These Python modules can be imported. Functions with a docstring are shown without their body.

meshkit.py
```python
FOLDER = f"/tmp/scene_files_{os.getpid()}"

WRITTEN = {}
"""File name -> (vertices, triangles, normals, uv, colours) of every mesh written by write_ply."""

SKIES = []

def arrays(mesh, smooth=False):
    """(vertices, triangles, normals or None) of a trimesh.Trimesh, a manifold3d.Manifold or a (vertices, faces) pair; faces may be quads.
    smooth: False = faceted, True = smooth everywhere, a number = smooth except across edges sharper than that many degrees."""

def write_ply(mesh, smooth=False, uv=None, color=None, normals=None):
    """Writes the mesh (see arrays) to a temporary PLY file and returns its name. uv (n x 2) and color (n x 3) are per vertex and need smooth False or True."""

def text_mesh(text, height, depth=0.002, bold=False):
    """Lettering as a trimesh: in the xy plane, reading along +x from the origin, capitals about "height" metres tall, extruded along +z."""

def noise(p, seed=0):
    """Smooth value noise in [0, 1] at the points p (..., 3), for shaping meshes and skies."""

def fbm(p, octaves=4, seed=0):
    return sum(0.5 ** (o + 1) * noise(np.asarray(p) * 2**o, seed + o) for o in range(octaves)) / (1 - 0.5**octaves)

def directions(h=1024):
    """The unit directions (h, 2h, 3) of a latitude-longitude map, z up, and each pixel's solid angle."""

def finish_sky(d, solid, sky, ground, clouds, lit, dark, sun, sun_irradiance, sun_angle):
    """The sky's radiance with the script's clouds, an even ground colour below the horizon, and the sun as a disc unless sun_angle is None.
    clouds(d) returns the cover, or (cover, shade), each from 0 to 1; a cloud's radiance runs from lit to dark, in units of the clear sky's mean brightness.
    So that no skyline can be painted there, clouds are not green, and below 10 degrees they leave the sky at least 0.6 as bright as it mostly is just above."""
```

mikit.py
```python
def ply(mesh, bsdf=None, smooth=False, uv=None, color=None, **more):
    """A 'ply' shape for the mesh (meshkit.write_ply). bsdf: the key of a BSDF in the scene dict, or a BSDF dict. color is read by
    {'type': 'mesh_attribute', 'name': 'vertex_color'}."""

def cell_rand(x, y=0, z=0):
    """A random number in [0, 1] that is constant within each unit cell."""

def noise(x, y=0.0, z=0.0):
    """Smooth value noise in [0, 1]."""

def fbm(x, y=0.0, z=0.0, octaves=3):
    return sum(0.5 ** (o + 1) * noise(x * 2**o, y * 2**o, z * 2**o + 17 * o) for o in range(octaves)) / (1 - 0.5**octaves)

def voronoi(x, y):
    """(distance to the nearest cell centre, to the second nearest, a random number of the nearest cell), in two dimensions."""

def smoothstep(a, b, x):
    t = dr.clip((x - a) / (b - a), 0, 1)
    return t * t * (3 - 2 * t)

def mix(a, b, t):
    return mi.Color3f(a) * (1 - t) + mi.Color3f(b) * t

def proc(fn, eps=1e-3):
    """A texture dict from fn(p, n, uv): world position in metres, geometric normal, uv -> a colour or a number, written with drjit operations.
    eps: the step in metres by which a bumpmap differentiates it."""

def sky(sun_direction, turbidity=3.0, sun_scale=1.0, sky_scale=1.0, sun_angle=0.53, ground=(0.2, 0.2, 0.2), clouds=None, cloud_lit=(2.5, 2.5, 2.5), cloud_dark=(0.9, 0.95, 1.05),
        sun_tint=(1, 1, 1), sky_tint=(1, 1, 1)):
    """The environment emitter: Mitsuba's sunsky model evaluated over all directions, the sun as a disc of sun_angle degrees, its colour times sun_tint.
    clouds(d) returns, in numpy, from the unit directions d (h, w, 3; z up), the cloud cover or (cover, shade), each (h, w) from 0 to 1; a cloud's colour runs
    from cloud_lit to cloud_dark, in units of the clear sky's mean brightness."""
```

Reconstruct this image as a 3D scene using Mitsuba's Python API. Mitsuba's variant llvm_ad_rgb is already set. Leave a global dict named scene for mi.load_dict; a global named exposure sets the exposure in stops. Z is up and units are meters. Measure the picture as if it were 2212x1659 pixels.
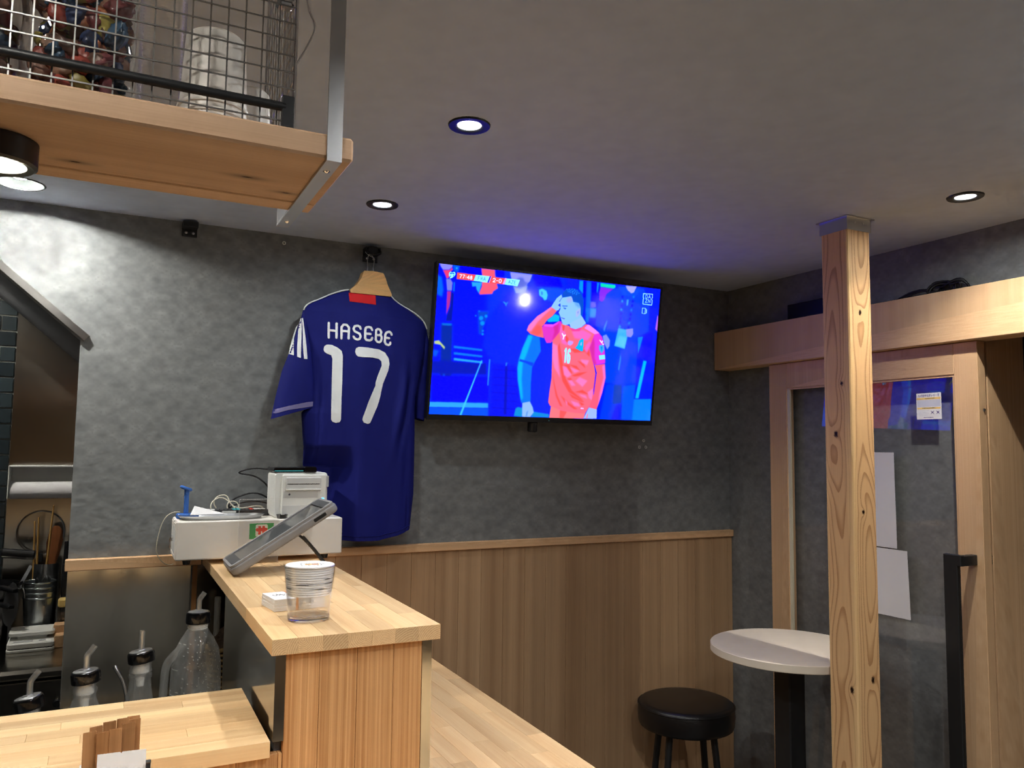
import math, random
import numpy as np
import trimesh
import drjit as dr
import mitsuba as mi
import mikit, meshkit
from mikit import proc, fbm, noise, voronoi, cell_rand, smoothstep, mix
from scipy.spatial import Delaunay
from scipy.ndimage import gaussian_filter
from scipy.interpolate import LinearNDInterpolator
import shapely
from shapely.geometry import Polygon, LineString, Point, box as sbox
from shapely.ops import unary_union

random.seed(7)
rng = np.random.default_rng(7)
scene, labels = {'type': 'scene'}, {}
exposure = 3.45                              # stops; every lamp below is given in picture units and scaled by UNIT
UNIT = 2.0 ** -3

# ------------------------------------------------------------------ camera
YAW, PITCH, ROLL = 0.465428692, -0.0808399210, 0.0119319185
def _rx(a): c, s = math.cos(a), math.sin(a); return np.array([[1, 0, 0], [0, c, -s], [0, s, c]])
def _rz(a): c, s = math.cos(a), math.sin(a); return np.array([[c, -s, 0], [s, c, 0], [0, 0, 1]])
CAMR = _rz(ROLL) @ _rx(PITCH) @ np.array([[1., 0, 0], [0, 0, -1], [0, 1, 0]]) @ _rz(YAW)
_m = np.eye(4)
_m[:3, 0], _m[:3, 1], _m[:3, 2], _m[:3, 3] = -CAMR[0], -CAMR[1], CAMR[2], (0, 0, 1.62)
scene['camera'] = {'type': 'perspective', 'fov': math.degrees(2 * math.atan(1106 / 1712.53)), 'fov_axis': 'x', 'near_clip': 0.05, 'far_clip': 60.0,
                   'to_world': mi.ScalarTransform4f(_m)}

# ------------------------------------------------------------------ lights (the lamps themselves are built further down)
ZC = 2.278                                   # ceiling height
BEAM_A = 0.34                                # downlights over the counter (spot intensity)
BEAM_B = 1.65                                # downlights by the door
SPILL = 0.45                                 # wide part of every downlight: intensity straight down of its glowing lens
COLA = (1.0, 0.99, 0.97)
COLB = (1.0, 0.94, 0.82)
LENS = (0.95, 1.0, 1.0)
WASH = 1.9                                   # wall washer downlight at the kitchen
PUCK = 0.45                                  # puck lamp under the hanging shelf
TV_GAIN = 1.0
NIGHT = (0.004, 0.006, 0.010)                # night sky outside the door
scene['night_sky'] = {'type': 'constant', 'radiance': {'type': 'rgb', 'value': [UNIT * c for c in NIGHT]}}

# ------------------------------------------------------------------ helpers
def S(c):                                    # sRGB 0..255 -> linear
    return tuple(float((x / 255) ** 2.2) for x in c)
def key_of(name):
    if name not in scene: return name
    k = 1
    while f'{name}_{k:03d}' in scene: k += 1
    return f'{name}_{k:03d}'
taken = set()
def thing(name, label, cat=None, group=None, kind=None):
    k, i = name, 0
    while k in taken or k in labels or k in scene:
        i += 1; k = f'{name}_{i:03d}'
    taken.add(k)
    labels[k] = {'label': label}
    if cat: labels[k]['category'] = cat
    if group: labels[k]['group'] = group
    if kind: labels[k]['kind'] = kind
    return k
def part(parent, name, mesh, bsdf, smooth=False, label=None, kind=None, **kw):
    k = key_of(f'{parent}__{name}')
    scene[k] = mikit.ply(mesh, bsdf, smooth=smooth, **kw)
    if label: labels.setdefault(k, {})['label'] = label
    if kind: labels.setdefault(k, {})['kind'] = kind
    return k
def solo(name, mesh, bsdf, label, cat=None, group=None, kind=None, smooth=False, **kw):
    k = thing(name, label, cat, group, kind)
    scene[k] = mikit.ply(mesh, bsdf, smooth=smooth, **kw)
    return k
def cat(*ms): return trimesh.util.concatenate([m for m in ms if m is not None])
def box(x0, x1, y0, y1, z0, z1, b=0.0):
    if b <= 0:
        return trimesh.creation.box(bounds=[[x0, y0, z0], [x1, y1, z1]])
    pts = []
    for X, sx in ((x0, 1), (x1, -1)):
        for Y, sy in ((y0, 1), (y1, -1)):
            for Z, sz in ((z0, 1), (z1, -1)):
                pts += [(X, Y + sy * b, Z + sz * b), (X + sx * b, Y, Z + sz * b), (X + sx * b, Y + sy * b, Z)]
    return trimesh.convex.convex_hull(np.array(pts))
def rbox(x0, x1, y0, y1, z0, z1, r, n=4, axis='z'):
    """box with the four edges along one axis rounded and the others slightly eased"""
    ax = 'xyz'.index(axis); lo, hi = np.array([x0, y0, z0]), np.array([x1, y1, z1])
    a, c = [i for i in range(3) if i != ax]
    e = min(r * 0.35, (hi[ax] - lo[ax]) * 0.2)
    pts = []
    for sa in (0, 1):
        for sc in (0, 1):
            ca = lo[a] + r if sa == 0 else hi[a] - r
            cc = lo[c] + r if sc == 0 else hi[c] - r
            for t in np.linspace(0, math.pi / 2, n):
                for rr, h in ((r, lo[ax] + e), (r, hi[ax] - e), (r - e, lo[ax]), (r - e, hi[ax])):
                    p = np.zeros(3)
                    p[a] = ca + (1 if sa else -1) * rr * math.cos(t); p[c] = cc + (1 if sc else -1) * rr * math.sin(t); p[ax] = h
                    pts.append(p)
    return trimesh.convex.convex_hull(np.array(pts))
def lathe(prof, n=48, at=(0, 0, 0), closed=False):
    prof = np.asarray(prof, float); m = len(prof)
    a = np.linspace(0, 2 * math.pi, n, endpoint=False)
    v = np.stack([prof[:, 0, None] * np.cos(a), prof[:, 0, None] * np.sin(a), np.repeat(prof[:, 1, None], n, 1)], -1).reshape(-1, 3)
    f = []
    i = np.arange(n); j = (i + 1) % n
    for k in range(m - 1):
        f.append(np.stack([k * n + i, k * n + j, (k + 1) * n + j], 1)); f.append(np.stack([k * n + i, (k + 1) * n + j, (k + 1) * n + i], 1))
    t = trimesh.Trimesh(v + np.array(at), np.vstack(f), process=False)
    t.update_faces(t.area_faces > 1e-14)
    return t
def cyl(r, z0, z1, at=(0, 0), n=32, b=0.0):
    if b > 0: return lathe([(0, z0), (r - b, z0), (r, z0 + b), (r, z1 - b), (r - b, z1), (0, z1)], n, (at[0], at[1], 0))
    return lathe([(0, z0), (r, z0), (r, z1), (0, z1)], n, (at[0], at[1], 0))
def spline(pts, n=40):
    from scipy.interpolate import CubicSpline
    pts = np.asarray(pts, float)
    d = np.r_[0, np.cumsum(np.linalg.norm(np.diff(pts, axis=0), axis=1))]
    return CubicSpline(d, pts)(np.linspace(0, d[-1], n))
def tube(path, r, n=8, cap=True):
    p = np.asarray(path, float); m = len(p)
    rr = np.broadcast_to(np.asarray(r, float), (m,))
    t = np.gradient(p, axis=0); t /= np.linalg.norm(t, axis=1, keepdims=True)
    u = np.cross(t[0], [0.3, 0.2, 0.93]); u /= np.linalg.norm(u); V = []
    a = np.linspace(0, 2 * math.pi, n, endpoint=False)
    for k in range(m):
        u = u - t[k] * (u @ t[k]); u /= np.linalg.norm(u); w = np.cross(t[k], u)
        V.append(p[k] + rr[k] * (np.cos(a)[:, None] * u + np.sin(a)[:, None] * w))
    v = np.vstack(V); i = np.arange(n); j = (i + 1) % n; f = []
    for k in range(m - 1):
        f.append(np.stack([k * n + i, k * n + j, (k + 1) * n + j], 1)); f.append(np.stack([k * n + i, (k + 1) * n + j, (k + 1) * n + i], 1))
    if cap:
        v = np.vstack([v, p[0], p[-1]]); c0, c1 = len(v) - 2, len(v) - 1
        f.append(np.stack([j, i, np.full(n, c0)], 1)); f.append(np.stack([(m - 1) * n + i, (m - 1) * n + j, np.full(n, c1)], 1))
    return trimesh.Trimesh(v, np.vstack(f), process=False)
def rod(a, b, r, n=10): return tube([a, (np.array(a) + np.array(b)) / 2, b], r, n)
def extr(poly, h):
    gs = getattr(poly, 'geoms', [poly])
    return trimesh.util.concatenate([trimesh.creation.extrude_polygon(g, h, engine='earcut') for g in gs if g.area > 0])
def frame_xz(m, y0):                         # polygon drawn in (x,z), extruded towards +y from y0
    v = m.vertices.copy(); out = m.copy(); out.vertices = np.stack([v[:, 0], y0 + v[:, 2], v[:, 1]], 1); out.invert(); return out
def prism_xz(pts, y0, y1): return frame_xz(extr(pts if hasattr(pts, 'area') else Polygon(pts), y1 - y0), y0)
def prism_yz(pts, x0, x1):
    m = extr(pts if hasattr(pts, 'area') else Polygon(pts), x1 - x0); v = m.vertices
    o = m.copy(); o.vertices = np.stack([x0 + v[:, 2], v[:, 0], v[:, 1]], 1); return o
def prism_xy(pts, z0, z1):
    m = extr(pts if hasattr(pts, 'area') else Polygon(pts), z1 - z0); m.apply_translation([0, 0, z0]); return m
def disc_down(r, at, n=32):                  # a disc whose normal looks down
    a = np.linspace(0, 2 * math.pi, n, endpoint=False)
    v = np.vstack([np.stack([np.cos(a) * r, np.sin(a) * r, 0 * a], 1), [[0, 0, 0]]]) + np.array(at)
    i = np.arange(n); return trimesh.Trimesh(v, np.stack([(i + 1) % n, i, np.full(n, n)], 1), process=False)
def circle(x, y, r, n=40): return Polygon([(x + r * math.cos(t), y + r * math.sin(t)) for t in np.linspace(0, 2 * math.pi, n, endpoint=False)])
def move(m, t=(0, 0, 0), rz=0, rx=0, ry=0, at=(0, 0, 0)):
    m = m.copy(); at = np.array(at, float)
    M = trimesh.transformations.translation_matrix(np.array(t) + at)
    for a, ax in ((rz, [0, 0, 1]), (ry, [0, 1, 0]), (rx, [1, 0, 0])):
        if a: M = M @ trimesh.transformations.rotation_matrix(a, ax)
    M = M @ trimesh.transformations.translation_matrix(-at)
    m.apply_transform(M); return m
def fill2d(poly, h):
    """points inside a 2-D polygon and their triangles"""
    P, F, o = [], [], 0
    for g in getattr(poly, 'geoms', [poly]):
        b = []
        for ring in [g.exterior, *g.interiors]:
            b += list(shapely.segmentize(ring, h).coords)[:-1]
    
        x0, y0, x1, y1 = g.bounds
        X, Y = np.meshgrid(np.arange(x0, x1, h), np.arange(y0, y1, h)); q = np.c_[X.ravel(), Y.ravel()]
        ins = g.buffer(-0.55 * h)
        if not ins.is_empty: q = q[shapely.contains_xy(ins, q[:, 0], q[:, 1])]
        else: q = q[:0]
        p = np.vstack([np.array(b), q]); t = Delaunay(p).simplices
        c = p[t].mean(1); t = t[shapely.contains_xy(g.buffer(1e-5), c[:, 0], c[:, 1])]
        P.append(p); F.append(t + o); o += len(p)
    return np.vstack(P), np.vstack(F)
def const_uv(m, u, v): return np.stack([u + 1e-4 * m.vertices[:, 0] + 1e-4 * m.vertices[:, 2], v + 1e-4 * m.vertices[:, 1] - 1e-4 * m.vertices[:, 0]], 1)

# ------------------------------------------------------------------ materials
def mat(name, base=None, rough=0.5, metal=0.0, spec=0.5, bump=None, scale=1.0, two=True, **kw):
    b = {'type': 'principled', 'roughness': rough, 'metallic': metal, **kw}
    if metal < 0.5: b['specular'] = spec
    b['base_color'] = proc(base) if callable(base) else {'type': 'rgb', 'value': list(base)}
    if bump is not None: b = {'type': 'bumpmap', 'arbitrary': proc(bump, eps=0.0008), 'scale': scale, 'bsdf': b}
    scene[name] = {'type': 'twosided', 'bsdf': b} if two else b
def wood(axis, light, dark, freq=60., stretch=2.2, tone=0.22, fine=260.):
    light, dark = tuple(map(float, light)), tuple(map(float, dark))
    def fn(p, n, uv):
        a, b, c = [(p.y, p.z, p.x), (p.x, p.z, p.y), (p.x, p.y, p.z)][axis]      # across, across, along
        o = uv.x * 37.0
        w = fbm(c * stretch + o, a * 9, b * 9, octaves=2)
        band = fbm((a + w * 0.02) * freq + o, (b + w * 0.02) * freq, c * stretch * 0.6 + o, octaves=3)
        fib = noise(a * fine * 4 + o, b * fine * 4, c * 14)
        t = dr.clip(0.5 + (band - 0.5) * 1.5 + (fib - 0.5) * 0.35, 0, 1)
        col = mix(light, dark, t)
        return col * (1.0 + tone * (uv.y - 0.5) * 2)
    return fn
PINE_L, PINE_D = S((232, 200, 154)), S((212, 172, 124))
mat('pine_along_y', wood(1, PINE_L, PINE_D, 55, 2.0, 0.16), 0.38, spec=0.45)
mat('pine_along_x', wood(0, PINE_L, PINE_D, 55, 2.0, 0.16), 0.38, spec=0.45)
def endgrain(p, n, uv):
    r = dr.sqrt(dr.square(p.x - dr.floor(p.x / 0.055) * 0.055 - 0.09 + uv.x * 0.1) + dr.square(p.z - 1.22 - uv.y * 0.12))
    t = 0.5 + 0.5 * dr.sin(r * (1500 + 900 * uv.x) + 5 * noise(p.x * 60, p.z * 60, uv.x * 9))
    return mix(S((214, 182, 138)), S((176, 138, 98)), dr.clip(t * 0.6 + 0.25 * noise(p.x * 500, p.z * 500), 0, 1)) * (0.85 + 0.3 * uv.y)
mat('pine_end_grain', endgrain, 0.5)
mat('cedar_panel', wood(2, S((206, 160, 112)), S((168, 118, 74)), 330, 0.35, 0.10, 300), 0.5, spec=0.3)
mat('wainscot_wood', wood(2, S((190, 156, 120)), S((160, 126, 94)), 42, 0.35, 0.07), 0.5, spec=0.3)
mat('trim_wood', wood(0, S((226, 186, 144)), S((206, 162, 118)), 70, 1.0, 0.1), 0.45, spec=0.35)
mat('beam_wood', wood(2, S((222, 186, 146)), S((210, 170, 128)), 28, 0.6, 0.08), 0.5, spec=0.25)
mat('door_wood', wood(2, S((216, 180, 142)), S((202, 162, 122)), 60, 0.5, 0.08), 0.5, spec=0.25)
mat('shelf_wood', wood(0, S((214, 168, 122)), S((180, 128, 82)), 34, 0.9, 0.10), 0.55, spec=0.25)
mat('hanger_wood', wood(0, S((226, 180, 120)), S((206, 156, 96)), 60, 1.0, 0.1), 0.35, spec=0.5)
mat('plywood_edge', wood(2, S((190, 140, 90)), S((150, 105, 64)), 80, 0.6, 0.1), 0.6)
KNOTS = [(0, 1.845, 2.009, 0.012), (0, 1.839, 1.457, 0.010), (0, 1.862, 1.009, 0.013), (1, 1.547, 1.81, 0.010), (1, 1.570, 1.67, 0.014), (1, 1.535, 0.985, 0.014)]
def pillar_fn(p, n, uv):
    front = dr.abs(n.y) > 0.5
    a = dr.select(front, p.x, p.y); k = dr.select(front, mi.Float(0), mi.Float(1))
    dist = mi.Float(0); dark = mi.Float(0)
    for f, ka, kz, kr in KNOTS:
        d2 = dr.sqrt(dr.square((a - ka) / kr) + dr.square((p.z - kz) / (kr * 1.5)))
        here = dr.select(k == f, mi.Float(1), mi.Float(0))
        dist += here * 0.012 * dr.exp(-d2 * 0.8)
        dark = dr.maximum(dark, here * (1 - smoothstep(0.35, 0.75, d2 + 0.25 * noise(a * 300, p.z * 300))))
    wx = 0.030 * (fbm(p.z * 1.6, 3.1, 0.7, octaves=2) - 0.5) + 0.012 * (noise(p.z * 5.5, 9.0) - 0.5)
    r = dr.sqrt(dr.square(p.x - 1.853 + wx) + dr.square(p.y - 1.566 - wx * 1.3)) + dist + 0.0012 * noise(p.x * 90, p.y * 90, p.z * 12)
    ring = r * 165.0
    fr = ring - dr.floor(ring)
    late = smoothstep(0.55, 0.93, fr) * (1 - smoothstep(0.95, 1.0, fr))
    fib = noise(p.x * 900, p.y * 900, p.z * 18)
    col = mix(S((220, 178, 130)), S((160, 108, 68)), dr.clip(late * 0.6 + 0.16 * fib, 0, 1))
    sap = smoothstep(0.062, 0.068, dr.sqrt(dr.square(p.x - 1.853) + dr.square(p.y - 1.566)) + 0.006 * noise(p.z * 6, 1.0))
    col = mix(col, S((232, 196, 142)), 0.5 * sap)
    return mix(col, S((36, 20, 12)), dark)
mat('pillar_wood', pillar_fn, 0.5, spec=0.3)

def wallpaper(p, n, uv):
    m = fbm(p.x * 9 + 3, p.y * 9 + 7, p.z * 9, octaves=3)
    g = fbm(p.x * 42, p.y * 42, p.z * 42, octaves=3)
    s = smoothstep(0.62, 0.80, noise(p.x * 160, p.y * 160, p.z * 160)) * smoothstep(0.5, 0.7, g)
    t = dr.clip(0.5 + (m - 0.5) * 0.5 + (g - 0.5) * 1.3, 0, 1)
    return mix(S((106, 109, 110)), S((132, 135, 135)), t) * (1 - 0.12 * s)
def wall_bump(p, n, uv): return fbm(p.x * 90, p.y * 90, p.z * 90, octaves=2)
mat('concrete_wallpaper', wallpaper, 0.75, spec=0.3, bump=wall_bump, scale=0.0012)
mat('ceiling_paint', lambda p, n, uv: mix(S((176, 186, 204)), S((186, 196, 214)), fbm(p.x * 30, p.y * 30, octaves=2)), 0.7, spec=0.3)
mat('floor_tile', lambda p, n, uv: mix(S((70, 68, 66)), S((92, 90, 88)), fbm(p.x * 6, p.y * 6, octaves=3)), 0.6)
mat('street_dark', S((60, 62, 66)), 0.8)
def steel_bump(p, n, uv): return noise(p.x * 1.2, p.y * 1.2, p.z * 3.4) * 0.8 + 0.004 * noise(p.x * 9, p.y * 9, p.z * 1500)
mat('steel_sheet', S((190, 184, 172)), 0.15, metal=1.0, bump=steel_bump, scale=0.0022)
mat('steel_mirror', S((188, 186, 180)), 0.09, metal=1.0, bump=lambda p, n, uv: noise(p.x * 2, p.y * 2.4, p.z * 5), scale=0.001)
mat('screen_off', S((70, 72, 74)), 0.05, spec=0.7)
mat('steel', S((200, 200, 198)), 0.22, metal=1.0)
mat('steel_satin', S((190, 192, 194)), 0.30, metal=1.0)
mat('steel_strip', S((186, 184, 178)), 0.14, metal=1.0)
mat('zinc', lambda p, n, uv: mix(S((176, 184, 188)), S((200, 206, 208)), noise(p.x * 70, p.y * 70, p.z * 70)), 0.3, metal=1.0)
mat('chrome', S((225, 225, 225)), 0.06, metal=1.0)
mat('black_metal', S((34, 36, 38)), 0.42, spec=0.5)
mat('black_plastic', S((30, 31, 33)), 0.35, spec=0.5)
mat('black_gloss', S((20, 20, 22)), 0.12, spec=0.6)
mat('black_leather', S((26, 26, 27)), 0.36, spec=0.55, bump=lambda p, n, uv: fbm(p.x * 300, p.y * 300, p.z * 300, octaves=2), scale=0.0006)
mat('white_plastic', S((226, 227, 222)), 0.35, spec=0.5)
mat('white_enamel', S((228, 224, 216)), 0.4, spec=0.5)
mat('white_paper', S((236, 236, 238)), 0.8, spec=0.2)
mat('grey_plastic', S((168, 170, 172)), 0.45, spec=0.4)
mat('light_grey', S((205, 206, 204)), 0.5, spec=0.4)
mat('rubber_grey', S((132, 131, 132)), 0.55, spec=0.4)
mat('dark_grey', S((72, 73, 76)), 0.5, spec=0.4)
mat('blue_plastic', S((62, 108, 186)), 0.35, spec=0.5)
mat('teal_plastic', S((70, 190, 200)), 0.4)
mat('red_plastic', S((214, 60, 50)), 0.45)
mat('green_print', S((70, 160, 84)), 0.5)
mat('red_print', S((226, 74, 52)), 0.5)
mat('cream_print', S((238, 230, 210)), 0.5)
mat('cable_white', S((214, 208, 190)), 0.5)
mat('cable_black', S((26, 26, 28)), 0.5)
mat('table_laminate', S((226, 214, 196)), 0.45, spec=0.4)
mat('reflector', S((150, 156, 156)), 0.35, metal=0.7)
mat('tile_glaze', lambda p, n, uv: mix(S((34, 42, 46)), S((50, 60, 64)), uv.y), 0.2, spec=0.6)
mat('grout', S((120, 122, 118)), 0.8)
mat('kraft_paper', wood(2, S((190, 140, 96)), S((150, 104, 66)), 60, 1.0, 0.2), 0.8, spec=0.2)
mat('spatula_wood', wood(2, S((150, 92, 52)), S((120, 70, 38)), 60, 1.0, 0.1), 0.6)
mat('bamboo', wood(2, S((200, 160, 96)), S((160, 116, 62)), 60, 1.0, 0.1), 0.5)
mat('wicker', wood(0, S((170, 142, 92)), S((104, 82, 48)), 200, 5.0, 0.3), 0.7)
mat('black_cloth', lambda p, n, uv: mix(S((36, 26, 22)), S((78, 62, 48)), fbm(p.x * 120, p.y * 120, p.z * 120)), 0.9)
mat('orange_band', S((222, 150, 96)), 0.6)
mat('ink', S((70, 66, 76)), 0.7)
mat('ink_purple', S((92, 78, 130)), 0.7)
mat('yellow_print', S((240, 208, 130)), 0.7)
mat('grey_print', S((206, 208, 222)), 0.7)
mat('orange_print', S((240, 180, 120)), 0.7)
def jersey_fn(p, n, uv):
    k = noise(p.x * 1500, p.y * 300, p.z * 1500)
    return mix(S((22, 27, 96)), S((28, 34, 112)), k)
mat('jersey_cloth', jersey_fn, 0.75, spec=0.2, sheen=0.5)
mat('jersey_white', S((226, 232, 232)), 0.6, spec=0.3)
mat('jersey_red', S((205, 42, 46)), 0.7, spec=0.2)
mat('jersey_cuff', S((120, 116, 160)), 0.7, spec=0.2)
scene['thin_glass'] = {'type': 'thindielectric', 'int_ior': 1.5}
scene['thin_film'] = {'type': 'thindielectric', 'int_ior': 1.6}
scene['solid_glass'] = {'type': 'dielectric', 'int_ior': 1.5}
scene['frosted'] = {'type': 'twosided', 'bsdf': {'type': 'principled', 'base_color': {'type': 'rgb', 'value': [0.75, 0.74, 0.7]}, 'roughness': 0.5}}

mat('tv_glass', (0.006, 0.006, 0.008), 0.07, spec=0.5, two=False)
mat('grid_wire', S((150, 150, 148)), 0.35, metal=1.0)
mat('snack_colors', (0.3, 0.2, 0.2), 0.6)
scene['snack_colors'] = {'type': 'twosided', 'bsdf': {'type': 'principled', 'base_color': {'type': 'mesh_attribute', 'name': 'vertex_color'}, 'roughness': 0.4}}
scene['lid_glass'] = {'type': 'thindielectric', 'int_ior': 1.7}
SK = [(-0.055, 1.055, .010), (0.135, 1.012, .011), (0.190, 1.052, .008), (-0.30, 1.03, .012)]
def shelf_fn(p, n, uv):
    base = wood(0, S((208, 176, 146)), S((182, 146, 114)), 30, 1.1, 0.10)(p, n, uv)
    dark = mi.Float(0); halo = mi.Float(0)
    for kx, ky, kr in SK:
        d = dr.sqrt(dr.square((p.x - kx) / (kr * 2.2)) + dr.square((p.y - ky) / (kr * 0.75)))
        here = dr.select(n.z < -0.5, mi.Float(1), mi.Float(0))
        halo = dr.maximum(halo, here * dr.exp(-d * d * 1.1)); dark = dr.maximum(dark, here * (1 - smoothstep(0.12, 0.38, d)))
    return mix(mix(base, S((112, 88, 66)), 0.75 * halo), S((60, 40, 28)), dark)
mat('shelf_board', shelf_fn, 0.55, spec=0.25)

scene['hazy_glass'] = {'type': 'blendbsdf', 'weight': 0.10, 'a': {'type': 'thindielectric', 'int_ior': 1.5}, 'b': {'type': 'principledthin', 'diff_trans': 1.0, 'roughness': 0.4, 'base_color': {'type': 'rgb', 'value': [0.85, 0.87, 0.85]}}}
def drops(p, n, uv):
    f, g, c = voronoi(p.x * 130 + p.y * 60, p.z * 130)
    d = (1 - smoothstep(0.10, 0.22, f)) * smoothstep(0.55, 0.6, c)
    return dr.clip(0.10 + 0.22 * smoothstep(0.35, 0.8, fbm(p.x * 30, p.y * 30, p.z * 18)) + 0.5 * d, 0, 0.8)
scene['misted_glass'] = {'type': 'blendbsdf', 'weight': proc(drops), 'a': {'type': 'thindielectric', 'int_ior': 1.5}, 'b': {'type': 'principledthin', 'diff_trans': 1.0, 'roughness': 0.3, 'base_color': {'type': 'rgb', 'value': [0.85, 0.87, 0.86]}}}
mat('mat_rubber', S((30, 31, 31)), 0.5)
mat('bead_pale', S((214, 206, 180)), 0.5)

# ------------------------------------------------------------------ room shell
DW = 2.5                                      # the back wall's plane
dl_holes = [circle(0.623, 1.449, 0.026), circle(0.628, 2.051, 0.026), circle(1.928, 1.258, 0.026), circle(-0.240, 2.330, 0.0535), circle(0.625, 0.85, 0.026)]
ceil = sbox(-2.4, -2.6, 2.45, 2.6)
for h in dl_holes: ceil = ceil.difference(h)
solo('ceiling', prism_xy(ceil, ZC, ZC + 0.12), 'ceiling_paint', 'dark grey painted ceiling with small round downlights', kind='structure')
solo('floor', box(-2.4, 2.37, -2.6, 4.0, -0.1, 0), 'floor_tile', 'dark grey floor', kind='structure')
wb = Polygon([(2.25, 0), (2.25, ZC), (-0.518, ZC), (-0.092, 1.912), (-0.092, 0)])
solo('wall_back', prism_xz(wb, DW, DW + 0.09), 'concrete_wallpaper', 'grey concrete-look papered back wall with a slanted opening to the kitchen', kind='structure')
wr = Polygon([(1.437, 0), (1.437, 2.0), (0.58, 2.0), (0.58, 0), (-2.6, 0), (-2.6, ZC), (2.5, ZC), (2.5, 0)])
solo('wall_right', prism_yz(wr, 2.25, 2.42), 'concrete_wallpaper', 'grey concrete-look papered wall behind the sliding door', kind='structure')
solo('wall_left', box(-2.5, -2.4, -2.6, 4.0, 0, ZC), 'concrete_wallpaper', 'grey papered wall of the kitchen side', kind='structure')
solo('wall_front', box(-2.4, 2.25, -2.7, -2.6, 0, ZC), 'wainscot_wood', 'wood-panelled wall behind the viewer', kind='structure')
solo('ground_outside', box(2.42, 6.0, -4, 4, -0.12, -0.02), 'street_dark', 'dark street pavement outside the open door', kind='structure')
solo('wall_outside', box(5.2, 5.4, -4, 4, -0.02, 5), 'street_dark', 'dark building front across the street', kind='structure')

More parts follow.
